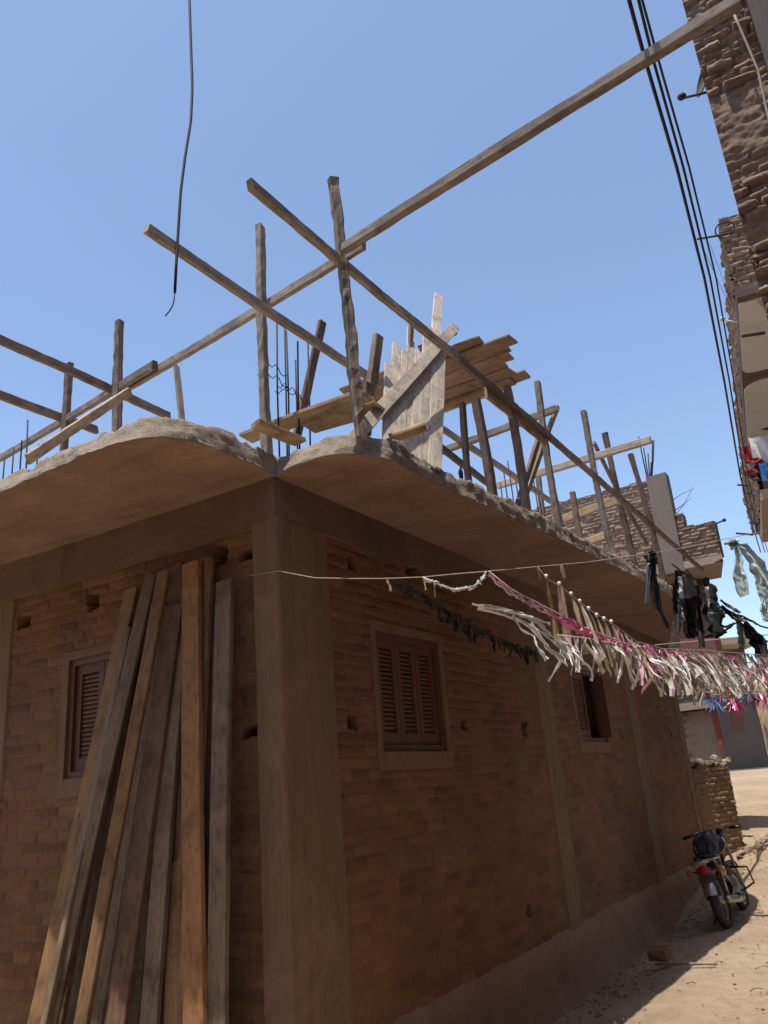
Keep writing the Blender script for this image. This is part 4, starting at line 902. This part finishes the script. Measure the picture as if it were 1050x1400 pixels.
# main thin cord: from the column, bellied out by the wind, over the street
cn = lz(347, 788); S0 = C0 + dL * cn[0] + nL * .035 + UP * cn[1]; S1c = W(-.04, .04, cn[1] - .02)
cordp = [S0, S1c] + PV([(430, 790), (480, 791), (527, 791), (578, 789), (620, 785), (668, 781), (733, 775), (800, 769), (889, 757), (940, 748), (985, 738), (1056, 724)])
mb = MB(); mb.tube(cordp, .003, 6); tag(mb.build('cord', 'cord', None, S0), 'thin pale cord stretched from the corner column across the street', 'cord')
def oncord(px):
    best = None
    for a, b in zip(cordp[1:], cordp[2:]):
        for k in range(40):
            p = a.lerp(b, k / 40); x = scr(p)[0]
            if best is None or abs(x - px) < best[0]: best = (abs(x - px), p)
    return best[1]
def hdist(p): return math.hypot(p.x, p.y)
def garland(name, label, P, r, cordmat, cat='streamer string'):
    g = thing(name, label, cat, P[0], 'streamer strings over the street'); mb = MB(); mb.tube(P, r, 5); mb.build('string', cordmat, g); return g
WIND = dR * .12 + nR * .30
# pink string
pp = [oncord(668)] + PV([(700, 806), (750, 832), (800, 858), (850, 878), (905, 890), (960, 897), (1020, 905), (1060, 912)])
g = garland('streamer_string', 'string of bright pink and pale pink plastic strips crossing the street', pp, .004, 'c_palepink')
DP = dense(pp, 86)
for i, p in enumerate(DP[:-1]):
    t = i / 86
    if t < .5:      # wide pink pieces lying along the string
        if i % 2 == 0:
            e = DP[min(85, i + 4)]; mb = MB(); pts = [p.lerp(e, q / 6) - UP * (math.sin(q / 6 * math.pi) * .03 + rnd(0, .018)) for q in range(7)]; big = .06 if t > .16 else .022
            mb.ribbon(pts, [big * rnd(.5, 1.3) for _ in pts], UP, 0, rnd(-.8, .8)); mb.build('streamer', 'c_pink' if t > .12 else 'c_palepink', g, p)
    else: strip(g, p, rnd(.12, .32), rnd(.016, .034), random.choice(['c_pink', 'c_palepink', 'c_palepink', 'c_beige', 'c_white']), WIND * rnd(-.3, 2.0), tw=2.5, curl=.05)
# tan tassel string
tp = [oncord(735)] + PV([(747, 791), (765, 801), (783, 815), (806, 834), (835, 851), (870, 877), (905, 887), (960, 889), (1010, 893), (1062, 897)])
g = garland('streamer_string', 'string of long tan and beige tassels hanging nearest along the street', tp, .003, 'cord')
for i, (x, y) in enumerate(((747, 790), (765, 800), (781, 814), (793, 824), (805, 834), (816, 843), (826, 848), (836, 852))):
    a = onV(x, y, vx(x))
    strip(g, a, rnd(.36, .42) if i < 2 else rnd(.28, .42), .045 if i < 2 else rnd(.026, .038), ['c_gold', 'c_tan', 'c_tan', 'c_beige', 'c_gold', 'c_tan', 'c_tan', 'c_tan'][i], nR * (.05 if i < 2 else .22) + dR * .03, tw=.6, curl=.012)
    mb = MB(); mb.ell(a + UP * .01, dR * .013, nR * .013, UP * .015, 8, 6); mb.build('knot', 'c_white', g, a)
for i, p in enumerate(dense(tp[5:], 84)[:-1]):
    strip(g, p + UP * rnd(-.03, .01), rnd(.14, .38), rnd(.016, .040), random.choice(['c_tan', 'c_tan', 'c_beige', 'c_beige', 'c_beige', 'c_white', 'c_white', 'c_white', 'c_palepink', 'c_pink', 'c_tan', 'c_gold']), WIND * rnd(-.4, 2.4), tw=3, curl=.05)
# white strips behind
wp = PV([(762, 868), (800, 872), (840, 880), (880, 893), (930, 905), (990, 912), (1060, 915)])
g = garland('streamer_string', 'string of crinkled white strips hanging lowest behind the tan tassels', wp, .003, 'c_white')
for i, p in enumerate(dense(wp, 84)[:-1]):
    strip(g, p, rnd(.12, .31), rnd(.012, .028), random.choice(['c_white', 'c_white', 'c_white', 'c_beige', 'c_palepink']), WIND * rnd(0, 2.6), tw=4, curl=.08)
# white braid tied to the cord and flying white ribbons
wq = [oncord(578)] + PV([(600, 799), (622, 806), (645, 803), (658, 794)]) + [oncord(664)]
g = garland('streamer_string', 'short twisted white plastic braid slung under the cord near the corner window', wq, .004, 'c_white')
DD = dense(wq, 14)
for i in range(3):
    for k in range(13):
        a, b = DD[k] + UP * rnd(-.012, .012), DD[k + 1] + UP * rnd(-.022, .012)
        if (k + i) % 2: continue
        mb = MB(); mb.ribbon([a, a.lerp(b, .33) + UP * rnd(-.01, .01), a.lerp(b, .66) + UP * rnd(-.01, .01), b], [.011, rnd(.014, .023), rnd(.014, .023), .011], UP, 0, rnd(-2, 2)); mb.build('streamer', 'c_white', g, a)
for k in (0, 2): strip(g, DD[k], .09, .009, 'c_gold', WIND)
g = thing('streamer_string', 'loose white ribbons streaming right in the wind above the second window', 'streamer string', onV(645, 826, vx(645)), 'streamer strings over the street')
for pxs in (((644, 825), (662, 828), (685, 832), (708, 839), (735, 850), (752, 868)), ((655, 829), (690, 840), (715, 852), (738, 862), (765, 885), (778, 900)), ((700, 840), (712, 860), (728, 868), (735, 885), (748, 902)), ((706, 846), (725, 858), (745, 880), (760, 896), (772, 908)),
            ((740, 862), (760, 872), (775, 885), (785, 900), (792, 915)), ((690, 836), (715, 838), (735, 846), (752, 852)), ((765, 875), (780, 882), (793, 895), (798, 908)), ((725, 850), (740, 868), (752, 890), (770, 900), (776, 912)), ((670, 830), (700, 835), (728, 843), (745, 858))):
    pts = [onV(x + rnd(-2, 2), y + rnd(-2, 2), vx(x)) for x, y in pxs]; mb = MB(); mb.ribbon(dense(pts, 16), [rnd(.012, .030) for _ in range(16)], UP, 0, rnd(-4, 4), crump=.35); mb.build('streamer', 'c_white', g, pts[0])
# black torn strip garland in the shade under the slab
bp = [oncord(527)] + PW([(560, 804, .62), (600, 830, .58), (635, 848, .54), (665, 864, .52), (700, 882, .50), (735, 892, .48)])
g = garland('streamer_string', 'torn black plastic strips strung in the shade above the first window', bp, .005, 'c_black')
for i, p in enumerate(dense(bp, 46)[:-1]):
    k = .45 + .55 * smooth(0, 24, i)
    strip(g, p, rnd(.04, .17) * k, rnd(.02, .04) * k, 'c_black', dR * .8 + nR * .1, tw=2.0, curl=.05)
    e = p + dR * rnd(.03, .14) - UP * rnd(.0, .07); mb = MB(); mb.ribbon([p, p.lerp(e, .3) + UP * .012, p.lerp(e, .7), e], [.025, .045 * k + .01, .035, .012], UP, 0, rnd(-1, 1)); mb.build('streamer', 'c_black', g, p)
# short tags on the cord
for (x, m, L, lab) in ((530, 'c_gold', .08, 'tiny ochre tag on the cord left of the white braid'), (734, 'c_gold', .09, 'little ochre tag on the cord above the tassels'), (768, 'c_palepink', .09, 'little pink tag on the cord above the tassels')):
    p = oncord(x); t = strip(None, p, L, .022, m, name='cord_tag'); tag(t, lab, 'tag')
# black and grey strips tied on the cord at the end of the slab
p = oncord(889); g = thing('cloth_strip', 'pair of long black and grey plastic strips knotted on the cord before the slab end', 'plastic strips', p)
dd = hdist(p); k = dd / 11.5
for pxs, m, w in ((((889, 757), (893, 790), (897, 815), (899, 834)), 'c_black', .14), (((888, 758), (886, 790), (884, 825)), 'c_bluegrey', .09), (((898, 820), (903, 835), (910, 850), (914, 858)), 'c_black', .06), (((886, 756), (891, 763), (893, 772)), 'c_black', .18)):
    pts = dense([atDist(x, y, dd) for x, y in pxs], 9); mb = MB(); mb.ribbon(pts, [w * k * rnd(.7, 1) for _ in pts], nR, 0, rnd(-.5, .5)); mb.build('strip', m, g, pts[0])
# heavy black streamers over the street, far right
DB = 7.6
bl_ = path3([(918, 770), (932, 782), (950, 792), (968, 800), (984, 830), (1003, 838), (1020, 852), (1040, 872), (1062, 884)], [DB + i * .06 for i in range(9)])
g = garland('streamer_string', 'string of heavy black plastic strips hanging in front of the rough brick house', bl_, .008, 'c_black')
for pxs, w in ((((928, 780), (926, 820), (926, 862)), .16), (((936, 786), (942, 820), (945, 868), (950, 872)), .30), (((930, 795), (935, 830), (938, 850)), .24), (((952, 800), (957, 850), (960, 885)), .13), (((968, 800), (973, 830), (982, 868)), .32), (((964, 790), (970, 812), (976, 826)), .16), (((986, 828), (1000, 842), (1012, 845)), .13), (((1008, 842), (1013, 865), (1015, 888)), .11),
               (((1016, 854), (1030, 864), (1042, 880), (1050, 905)), .20), (((1020, 858), (1034, 880), (1046, 912)), .17), (((985, 830), (1005, 846), (1020, 850)), .05), (((1000, 855), (985, 868), (978, 872)), .06), (((1015, 845), (1030, 850), (1035, 854)), .04), (((1010, 848), (1022, 862), (1030, 866)), .05), (((975, 850), (990, 858), (1005, 852)), .08), (((945, 860), (960, 872), (985, 866)), .10), (((985, 820), (992, 826), (1012, 838)), .06), (((922, 800), (924, 840), (930, 856)), .07)):
    pts = dense([atDist(x, y, DB + rnd(-.15, .15)) for x, y in pxs], 12); mb = MB(); mb.ribbon(pts, [w * .585 * rnd(.55, 1) for _ in pts], nR, 0, rnd(-.6, .6)); mb.build('strip', 'c_black', g, pts[0])
# second thin string with antenna-like sticks
P = path3([(1062, 862), (1040, 856), (1015, 842), (990, 838)], [7.9] * 4); mb = MB(); mb.tube(P, .008, 5); tag(mb.build('thin_wire', 'cable', None, P[0]), 'thin dark wire curving to the right above the black strips', 'wire')
# pale green cloth ribbons
p = atDist(1003, 742, 7.6); g = thing('cloth_ribbon', 'pale green cloth knotted in the air with two long hanging tails', 'cloth', p)
for pxs, ws in ((((1003, 742), (1008, 752), (1011, 765), (1009, 780), (1013, 795), (1018, 815)), (.05, .09, .15, .22, .24, .20)), (((1005, 742), (1018, 750), (1030, 765), (1038, 780), (1045, 790), (1052, 800)), (.06, .16, .2, .26, .24, .2)), (((1040, 785), (1042, 800), (1046, 815), (1052, 830)), (.15, .18, .2, .16)), (((990, 743), (1003, 742), (1010, 738)), (.05, .12, .06)), (((1045, 820), (1044, 835), (1049, 850)), (.08, .1, .12)), (((1000, 752), (1003, 744), (1006, 740)), (.04, .10, .04))):
    pts = [atDist(x, y, 7.6) for x, y in pxs]; mb = MB(); mb.ribbon(dense(pts, 12), [ws[min(len(ws) - 1, int(i * len(ws) / 12))] * .61 * rnd(.85, 1.1) for i in range(12)], nR, 0, rnd(-.7, .7)); mb.build('tail', 'c_mint', g, pts[0])
mb = MB(); mb.ell(p, dR * .036, nR * .032, UP * .032); mb.build('knot', 'c_bluegrey', g, p)
# foil tinsel bunches
g = None
for i, (x, y, cols, lab) in enumerate(((978, 958, ['c_blue', 'c_silver', 'c_blue'], 'shaggy bunch of blue and silver tinsel hanging low over the street'), (1003, 958, ['c_magenta', 'c_silver', 'c_magenta', 'c_navy'], 'shaggy magenta tinsel bunch between the blue one and the right edge'), (1022, 950, ['c_silver', 'c_bluegrey', 'c_blue'], 'silver grey tinsel bunch right of the magenta one'), (1042, 952, ['c_magenta', 'c_magenta', 'c_silver'], 'red pink tinsel bunch at the right edge of the street'))):
    c = atDist(x, y, 8.6); t = thing('tinsel_bunch', lab, 'tinsel', c, 'tinsel bunches')
    for k in range(3):
        mb = MB()
        for q in range(16):
            d_ = V((rnd(-1, 1), rnd(-1, 1), rnd(-1, .6))).normalized(); mb.ribbon([c + d_ * .02, c + d_ * .05, c + d_ * rnd(.08, .14) - UP * .025], [.010, .015, .007], d_.orthogonal(), 0, rnd(-1, 1))
        mb.build('tinsel_tuft', cols[k % len(cols)], t, c)
P = path3([(940, 938), (978, 950), (1003, 950), (1022, 944), (1042, 945), (1065, 946)], [8.6] * 6); mb = MB(); mb.tube(P, .006, 5); tag(mb.build('cord', 'cord', None, P[0]), 'thin cord carrying the tinsel bunches at the far end of the street', 'cord')
P = path3([(895, 882), (960, 876), (1030, 870), (1065, 866)], [8.2] * 4); mb = MB(); mb.tube(P, .005, 5); tag(mb.build('cord', 'cord', None, P[0]), 'thin cord running in front of the pink balcony', 'cord')
# ------------------------------------------------------------------ motorcycle
def bike():
    rear = onZ(996, 1267, .2); hd = math.radians(31); f = V((math.sin(hd), math.cos(hd), 0)); rt = V((f.y, -f.x, 0)); lean = math.radians(9)
    up = (UP * math.cos(lean) - rt * math.sin(lean)); r_ = rt * math.cos(lean) + UP * math.sin(lean)
    B = thing('motorcycle', 'black motorcycle with red tail lamp parked on its stand beside the shaded wall', 'motorcycle', rear)
    K = .93
    P = lambda x, y, z: rear + f * (x * K) + r_ * (y * K) + up * (z * K)     # x forward, y right, z up
    def tb(name, mat, *tubes, parent=B):
        mb = MB()
        for pts, r in tubes: mb.tube([P(*p) for p in pts], r, 8)
        return mb.build(name, mat, parent, P(*tubes[0][0][0]))
    for x in (0, 1.26):
        t = MB(); t.torus(P(x, 0, .31), r_, .262, .052 if x == 0 else .042, 32, 10, 0, 1.0); w = t.build('wheel', 'rubber', B, P(x, 0, .31))
        m = MB(); m.torus(P(x, 0, .31), r_, .215, .016, 32, 6, 0, 1.8); m.build('rim', 'chrome', w, P(x, 0, .31))
        m = MB()
        for k in range(18):
            a = k * math.pi / 9; m.tube([P(x, .03 * (1 if k % 2 else -1), .31), P(x + .21 * math.cos(a), 0, .31 + .21 * math.sin(a))], .003, 4)
        m.tube([P(x, -.06, .31), P(x, .06, .31)], .05, 12); m.build('hub', 'alu', w, P(x, 0, .31))
    # frame and swingarm
    tb('frame', 'bikeblack', ([(1.02, 0, .95), (.85, 0, .84), (.5, 0, .72), (.05, 0, .72)], .02), ([(1.02, 0, .9), (.85, 0, .5), (.75, 0, .25), (.45, 0, .25)], .018), ([(.45, -.08, .28), (0, -.10, .31)], .018), ([(.45, .08, .28), (0, .10, .31)], .018), ([(.45, 0, .25), (.42, 0, .72)], .018))
    for s in (-1, 1):
        tb('shock_absorber', 'chrome', ([(.06, s * .11, .34), (.16, s * .11, .70)], .022)); tb('fork', 'chrome', ([(1.26, s * .085, .31), (1.02, s * .085, .95)], .02))
    mb = MB(); n = 12; vs = []
    for i in range(n + 1):       # rear fender
        a = math.radians(165 - i * 115 / n) ; x, z = .36 * math.cos(a), .31 + .36 * math.sin(a)
        for (yy, dz) in ((-.085, -.03), (-.06, .012), (.06, .012), (.085, -.03)):
            k = 1 + dz / .36; vs.append(P(x * k, yy, .31 + (z - .31) * k))
    mb.add(vs, [(i * 4 + q, i * 4 + q + 1, i * 4 + q + 5, i * 4 + q + 4) for i in range(n) for q in range(3)], 0, True); mb.build('rear_fender', 'chrome', B, P(0, 0, .6))
    mb = MB(); vs = []
    for i in range(n + 1):
        a = math.radians(150 - i * 110 / n); x, z = 1.26 + .33 * math.cos(a), .31 + .33 * math.sin(a)
        for yy in (-.06, 0, .06): vs.append(P(x, yy, z + (.015 if yy == 0 else 0)))
    mb.add(vs, [(i * 3 + q, i * 3 + q + 1, i * 3 + q + 4, i * 3 + q + 3) for i in range(n) for q in range(2)], 0, True); mb.build('front_fender', 'bikered', B, P(1.26, 0, .6))
    def loft(name, mat, secs, k=12):
        mb = MB(); vs = []
        for (x, cz, hw, hh) in secs:
            for q in range(k):
                a = 2 * math.pi * q / k; ca, sa = math.cos(a), math.sin(a); e = .75
                vs.append(P(x, hw * math.copysign(abs(ca) ** e, ca), cz + hh * math.copysign(abs(sa) ** e, sa)))
        m = len(secs); mb.add(vs, [(i * k + q, i * k + (q + 1) % k, (i + 1) * k + (q + 1) % k, (i + 1) * k + q) for i in range(m - 1) for q in range(k)] + [tuple(range(k)), tuple(reversed(range((m - 1) * k, m * k)))], 0, True)
        return mb.build(name, mat, B, P(secs[0][0], 0, secs[0][1]))
    loft('fuel_tank', 'bikeblack', [(.52, .84, .08, .06), (.58, .86, .12, .09), (.75, .89, .145, .11), (.92, .91, .13, .10), (1.0, .91, .07, .06)])
    loft('seat', 'bikeblack', [(-.22, .82, .07, .03), (-.16, .82, .115, .045), (.1, .80, .13, .05), (.35, .78, .12, .045), (.55, .82, .09, .05)])
    loft('side_cover', 'bikered', [(.05, .62, .10, .04), (.15, .62, .125, .08), (.38, .60, .125, .09), (.45, .60, .1, .05)])
    loft('engine', 'alu', [(.5, .38, .10, .10), (.55, .38, .15, .15), (.75, .38, .15, .15), (.85, .40, .10, .11)])
    mb = MB()
    for k in range(6): z = .50 + k * .03; mb.box(P(.66, -.09, z), f * .17, r_ * .18, up * .012)
    mb.build('cylinder_fins', 'alu', B, P(.7, 0, .5))
    tl = MB(); tl.ell(P(-.30, 0, .69), f * .05, r_ * .09, up * .055, 14, 8); tl.build('tail_lamp', 'redlens', B, P(-.3, 0, .69))
    mb = MB(); mb.box(P(-.29, -.09, .50), f * .012, r_ * .18, up * .12); mb.build('number_plate', 'iron', B, P(-.29, 0, .5))
    for s in (-1, 1):
        mb = MB(); mb.ell(P(-.24, s * .19, .68), f * .035, r_ * .04, up * .035, 10, 6); i_ = mb.build('indicator', 'amber', B, P(-.24, s * .19, .68)); mb = MB(); mb.tube([P(-.22, s * .08, .68), P(-.22, s * .17, .68)], .008, 6); mb.build('stalk', 'bikeblack', i_, P(-.22, s * .08, .68))
    tb('luggage_rack', 'chrome', ([(.15, -.14, .78), (-.25, -.15, .80), (-.42, -.10, .79), (-.42, .10, .79), (-.25, .15, .80), (.15, .14, .78)], .011), ([(-.28, -.15, .8), (-.28, .15, .8)], .009), ([(-.12, -.15, .8), (.08, -.13, .45)], .009), ([(-.25, .15, .8), (-.05, .15, .62), (.2, .15, .52), (.35, .15, .40), (.1, .16, .30)], .011))
    tb('exhaust', 'chrome', ([(.8, .1, .42), (.85, .13, .3), (.7, .15, .22), (.4, .16, .24)], .022), ([(.42, .16, .24), (.3, .165, .26), (-.28, .17, .33)], .042))
    tb('crash_bar', 'bikeblack', ([(.78, -.08, .6), (.82, -.28, .56), (.82, -.30, .36), (.74, -.1, .27)], .013), ([(.78, .08, .6), (.82, .30, .56), (.82, .32, .36), (.74, .1, .27)], .013))
    tb('foot_peg', 'bikeblack', ([(.45, -.26, .30), (.45, .26, .30)], .014), ([(.3, .14, .3), (.3, .27, .32)], .013))
    tb('handlebar', 'chrome', ([(.86, -.36, 1.06), (.9, -.2, 1.08), (.97, -.08, 1.0), (.97, .08, 1.0), (.9, .2, 1.08), (.86, .36, 1.06)], .013))
    for s in (-1, 1):
        tb('grip', 'bikeblack', ([(.9, s * .24, 1.07), (.83, s * .40, 1.05)], .02)); tb('lever', 'chrome', ([(.95, s * .22, 1.08), (.93, s * .38, 1.06)], .007))
    mb = MB(); mb.ell(P(1.14, 0, .92), f * .11, r_ * .10, up * .10, 14, 8); mb.build('headlamp', 'bikeblack', B, P(1.14, 0, .92))
    mb = MB(); mb.tube([P(1.0, -.07, 1.03), P(1.06, -.07, 1.05)], .045, 12); mb.tube([P(1.0, .07, 1.03), P(1.06, .07, 1.05)], .045, 12); mb.build('dial', 'bikeblack', B, P(1.03, 0, 1.03))
    tb('side_stand', 'iron', ([(.42, -.1, .26), (.36, -.27, -.03)], .013))
    tb('chain_guard', 'bikeblack', ([(.5, -.1, .34), (.02, -.12, .38)], .03))
    # dark sheet bundle tied over the seat
    mb = MB(); vs = []; kk = 18; secs = [(.0, .85, .09, .03), (.03, .90, .12, .08), (.12, .93, .135, .11), (.25, .95, .13, .12), (.38, .97, .14, .12), (.5, 1.0, .12, .11), (.58, 1.0, .12, .09), (.62, .99, .05, .04)]
    for (x, cz, hw, hh) in secs:
        for q in range(kk):
            a = 2 * math.pi * q / kk; ca, sa = math.cos(a), math.sin(a); e = .5; w_ = 1 + .16 * noise.noise(V((x * 9, ca * 2.2, sa * 2.2))) + .10 * noise.noise(V((x * 25, ca * 6, sa * 6)))
            vs.append(P(x + .02 * noise.noise(V((ca * 3, sa * 3, x))), hw * w_ * math.copysign(abs(ca) ** e, ca), cz + hh * w_ * math.copysign(abs(sa) ** e, sa)))
    m_ = len(secs); mb.add(vs, [(i * kk + q, i * kk + (q + 1) % kk, (i + 1) * kk + (q + 1) % kk, (i + 1) * kk + q) for i in range(m_ - 1) for q in range(kk)] + [tuple(range(kk)), tuple(reversed(range((m_ - 1) * kk, m_ * kk)))], 0, False)
    mb.build('seat_cover', 'c_black', B, P(0, 0, .85))
    for s in (-1, 1): tb('bundle_strap', 'c_bluegrey', ([(.2, s * .14, .80), (.2, s * .155, .93), (.22, s * .10, 1.05), (.22, 0, 1.075)], .012))
bike()
# ------------------------------------------------------------------ street litter
mb = MB()
for i in range(230):
    u = rnd(1.5, 16); v = rnd(.35, 3.0); p = W(u, v, 0); p.z = gz(p.x, p.y) + .02; a = rnd(0, 6.28); L = rnd(.02, .14); d_ = V((math.cos(a), math.sin(a), rnd(-.1, .15)))
    if random.random() < .5: mb.tube([p, p + d_ * L * .5 + V((rnd(-.01, .01), rnd(-.01, .01), .01)), p + d_ * L], .004, 4)
    else: r = rnd(.005, .018); mb.ell(p, V((r, 0, 0)), V((0, r * rnd(.6, 1.3), 0)), V((0, 0, r * .5)), 6, 4)
tag(mb.build('street_litter', 'twig'), 'scattered twigs, straw and pebbles on the sandy street', 'litter', kind='stuff')
mb = MB()
for i in range(130):
    t = rnd(0, 1); p = W(11.5 + t * 3.2, .35 + t * .25 + abs(rnd(-.3, .3)), 0); p.z = gz(p.x, p.y) + .01; r = rnd(.02, .07); mb.box(p, V((r * 1.5, 0, 0)), V((0, r, 0)), V((0, 0, r * .7)), 0, r * .35)
tag(mb.build('rubble_scatter', 'stone'), 'small rubble lying along the foot of the low wall', 'rubble', kind='stuff')
mb = MB()
for i in range(520):
    u = rnd(1.2, 11.5); v = .22 + abs(random.gauss(0, .2)); p = W(u, v, 0); p.z = gz(p.x, p.y) - .16 * (1 - smooth(.1, 1.1, v)) + .004; r = rnd(.006, .024) * (1.6 if random.random() < .06 else 1)
    mb.box(p, V((r * rnd(.8, 1.6), rnd(-.3, .3) * r, 0)), V((rnd(-.3, .3) * r, r * rnd(.8, 1.5), 0)), V((0, 0, r * .8)), 0, r * .3)
tag(mb.build('dirt_clods', 'sand'), 'dry clods of dirt and sand along the foot of the shaded wall', 'dirt', kind='stuff')
mb = MB()
for i in range(520):
    u = rnd(2.0, 14); v = rnd(.9, 3.0); p = W(u, v, 0); p.z = gz(p.x, p.y) + .008; r = rnd(.003, .008) * (1 + (u > 7)); mb.box(p, V((r * rnd(.8, 2), rnd(-.5, .5) * r, 0)), V((rnd(-.4, .4) * r, r * rnd(.8, 1.5), 0)), V((0, 0, r)), 0, r * .3)
tag(mb.build('gravel', 'stone'), 'fine gravel strewn over the sunlit street', 'gravel', kind='stuff')
sa = onZ(895, 1318, .24); sk = timber('stick', sa, sa + dR * .1 + nR * .55, .025, .02, 'w_dark', None, rnd_sec=True); tag(sk, 'dark stick lying in the shade before the motorcycle', 'stick')
sa = onZ(885, 1312, .24); mb = MB(); mb.box(sa, dR * .16, nR * .2, UP * .09, 0, .02); tag(mb.build('brick_piece', 'mortar', None, sa), 'broken brick lying in the shade by the wall foot', 'brick')
# ------------------------------------------------------------------ light, sky, camera
SUN_EL = math.radians(77); SUN_AZ = math.radians(-148)     # azimuth clockwise from +Y
sdv = V((math.sin(SUN_AZ) * math.cos(SUN_EL), math.cos(SUN_AZ) * math.cos(SUN_EL), math.sin(SUN_EL)))
ld = bpy.data.lights.new('sun', 'SUN'); ld.energy = 3.0; ld.angle = math.radians(.5); ld.color = (1, .93, .82)
lo = bpy.data.objects.new('sun', ld); COL.objects.link(lo); lo.rotation_euler = sdv.to_track_quat('Z', 'Y').to_euler()
w = bpy.data.worlds.new('World'); scene.world = w; w.use_nodes = True; n = w.node_tree.nodes; l = w.node_tree.links
sky = n.new('ShaderNodeTexSky'); sky.sky_type = 'NISHITA'; sky.sun_disc = False; sky.sun_elevation = SUN_EL; sky.sun_rotation = SUN_AZ
sky.altitude = 200; sky.air_density = 1.0; sky.dust_density = 1.2; sky.ozone_density = 1.3
bg = n['Background']; bg.inputs['Strength'].default_value = .15; l.new(sky.outputs[0], bg.inputs['Color'])
cd = bpy.data.cameras.new('camera'); co = bpy.data.objects.new('camera', cd); COL.objects.link(co); scene.camera = co
cd.sensor_fit = 'VERTICAL'; cd.sensor_height = 36; cd.lens = FPX / 1400 * 36; cd.clip_end = 2000; cd.clip_start = .05
ex = tow(V((1, 0, 0))); ey = tow(V((0, 1, 0))); ez = tow(V((0, 0, 1)))
mt = Matrix((ex, -ey, -ez)).transposed().to_4x4(); mt.translation = CAM; co.matrix_world = mt
scene.view_settings.view_transform = 'Standard'; scene.view_settings.look = 'None'; scene.view_settings.exposure = .6; scene.view_settings.gamma = 1
scene.cycles.use_adaptive_sampling = True
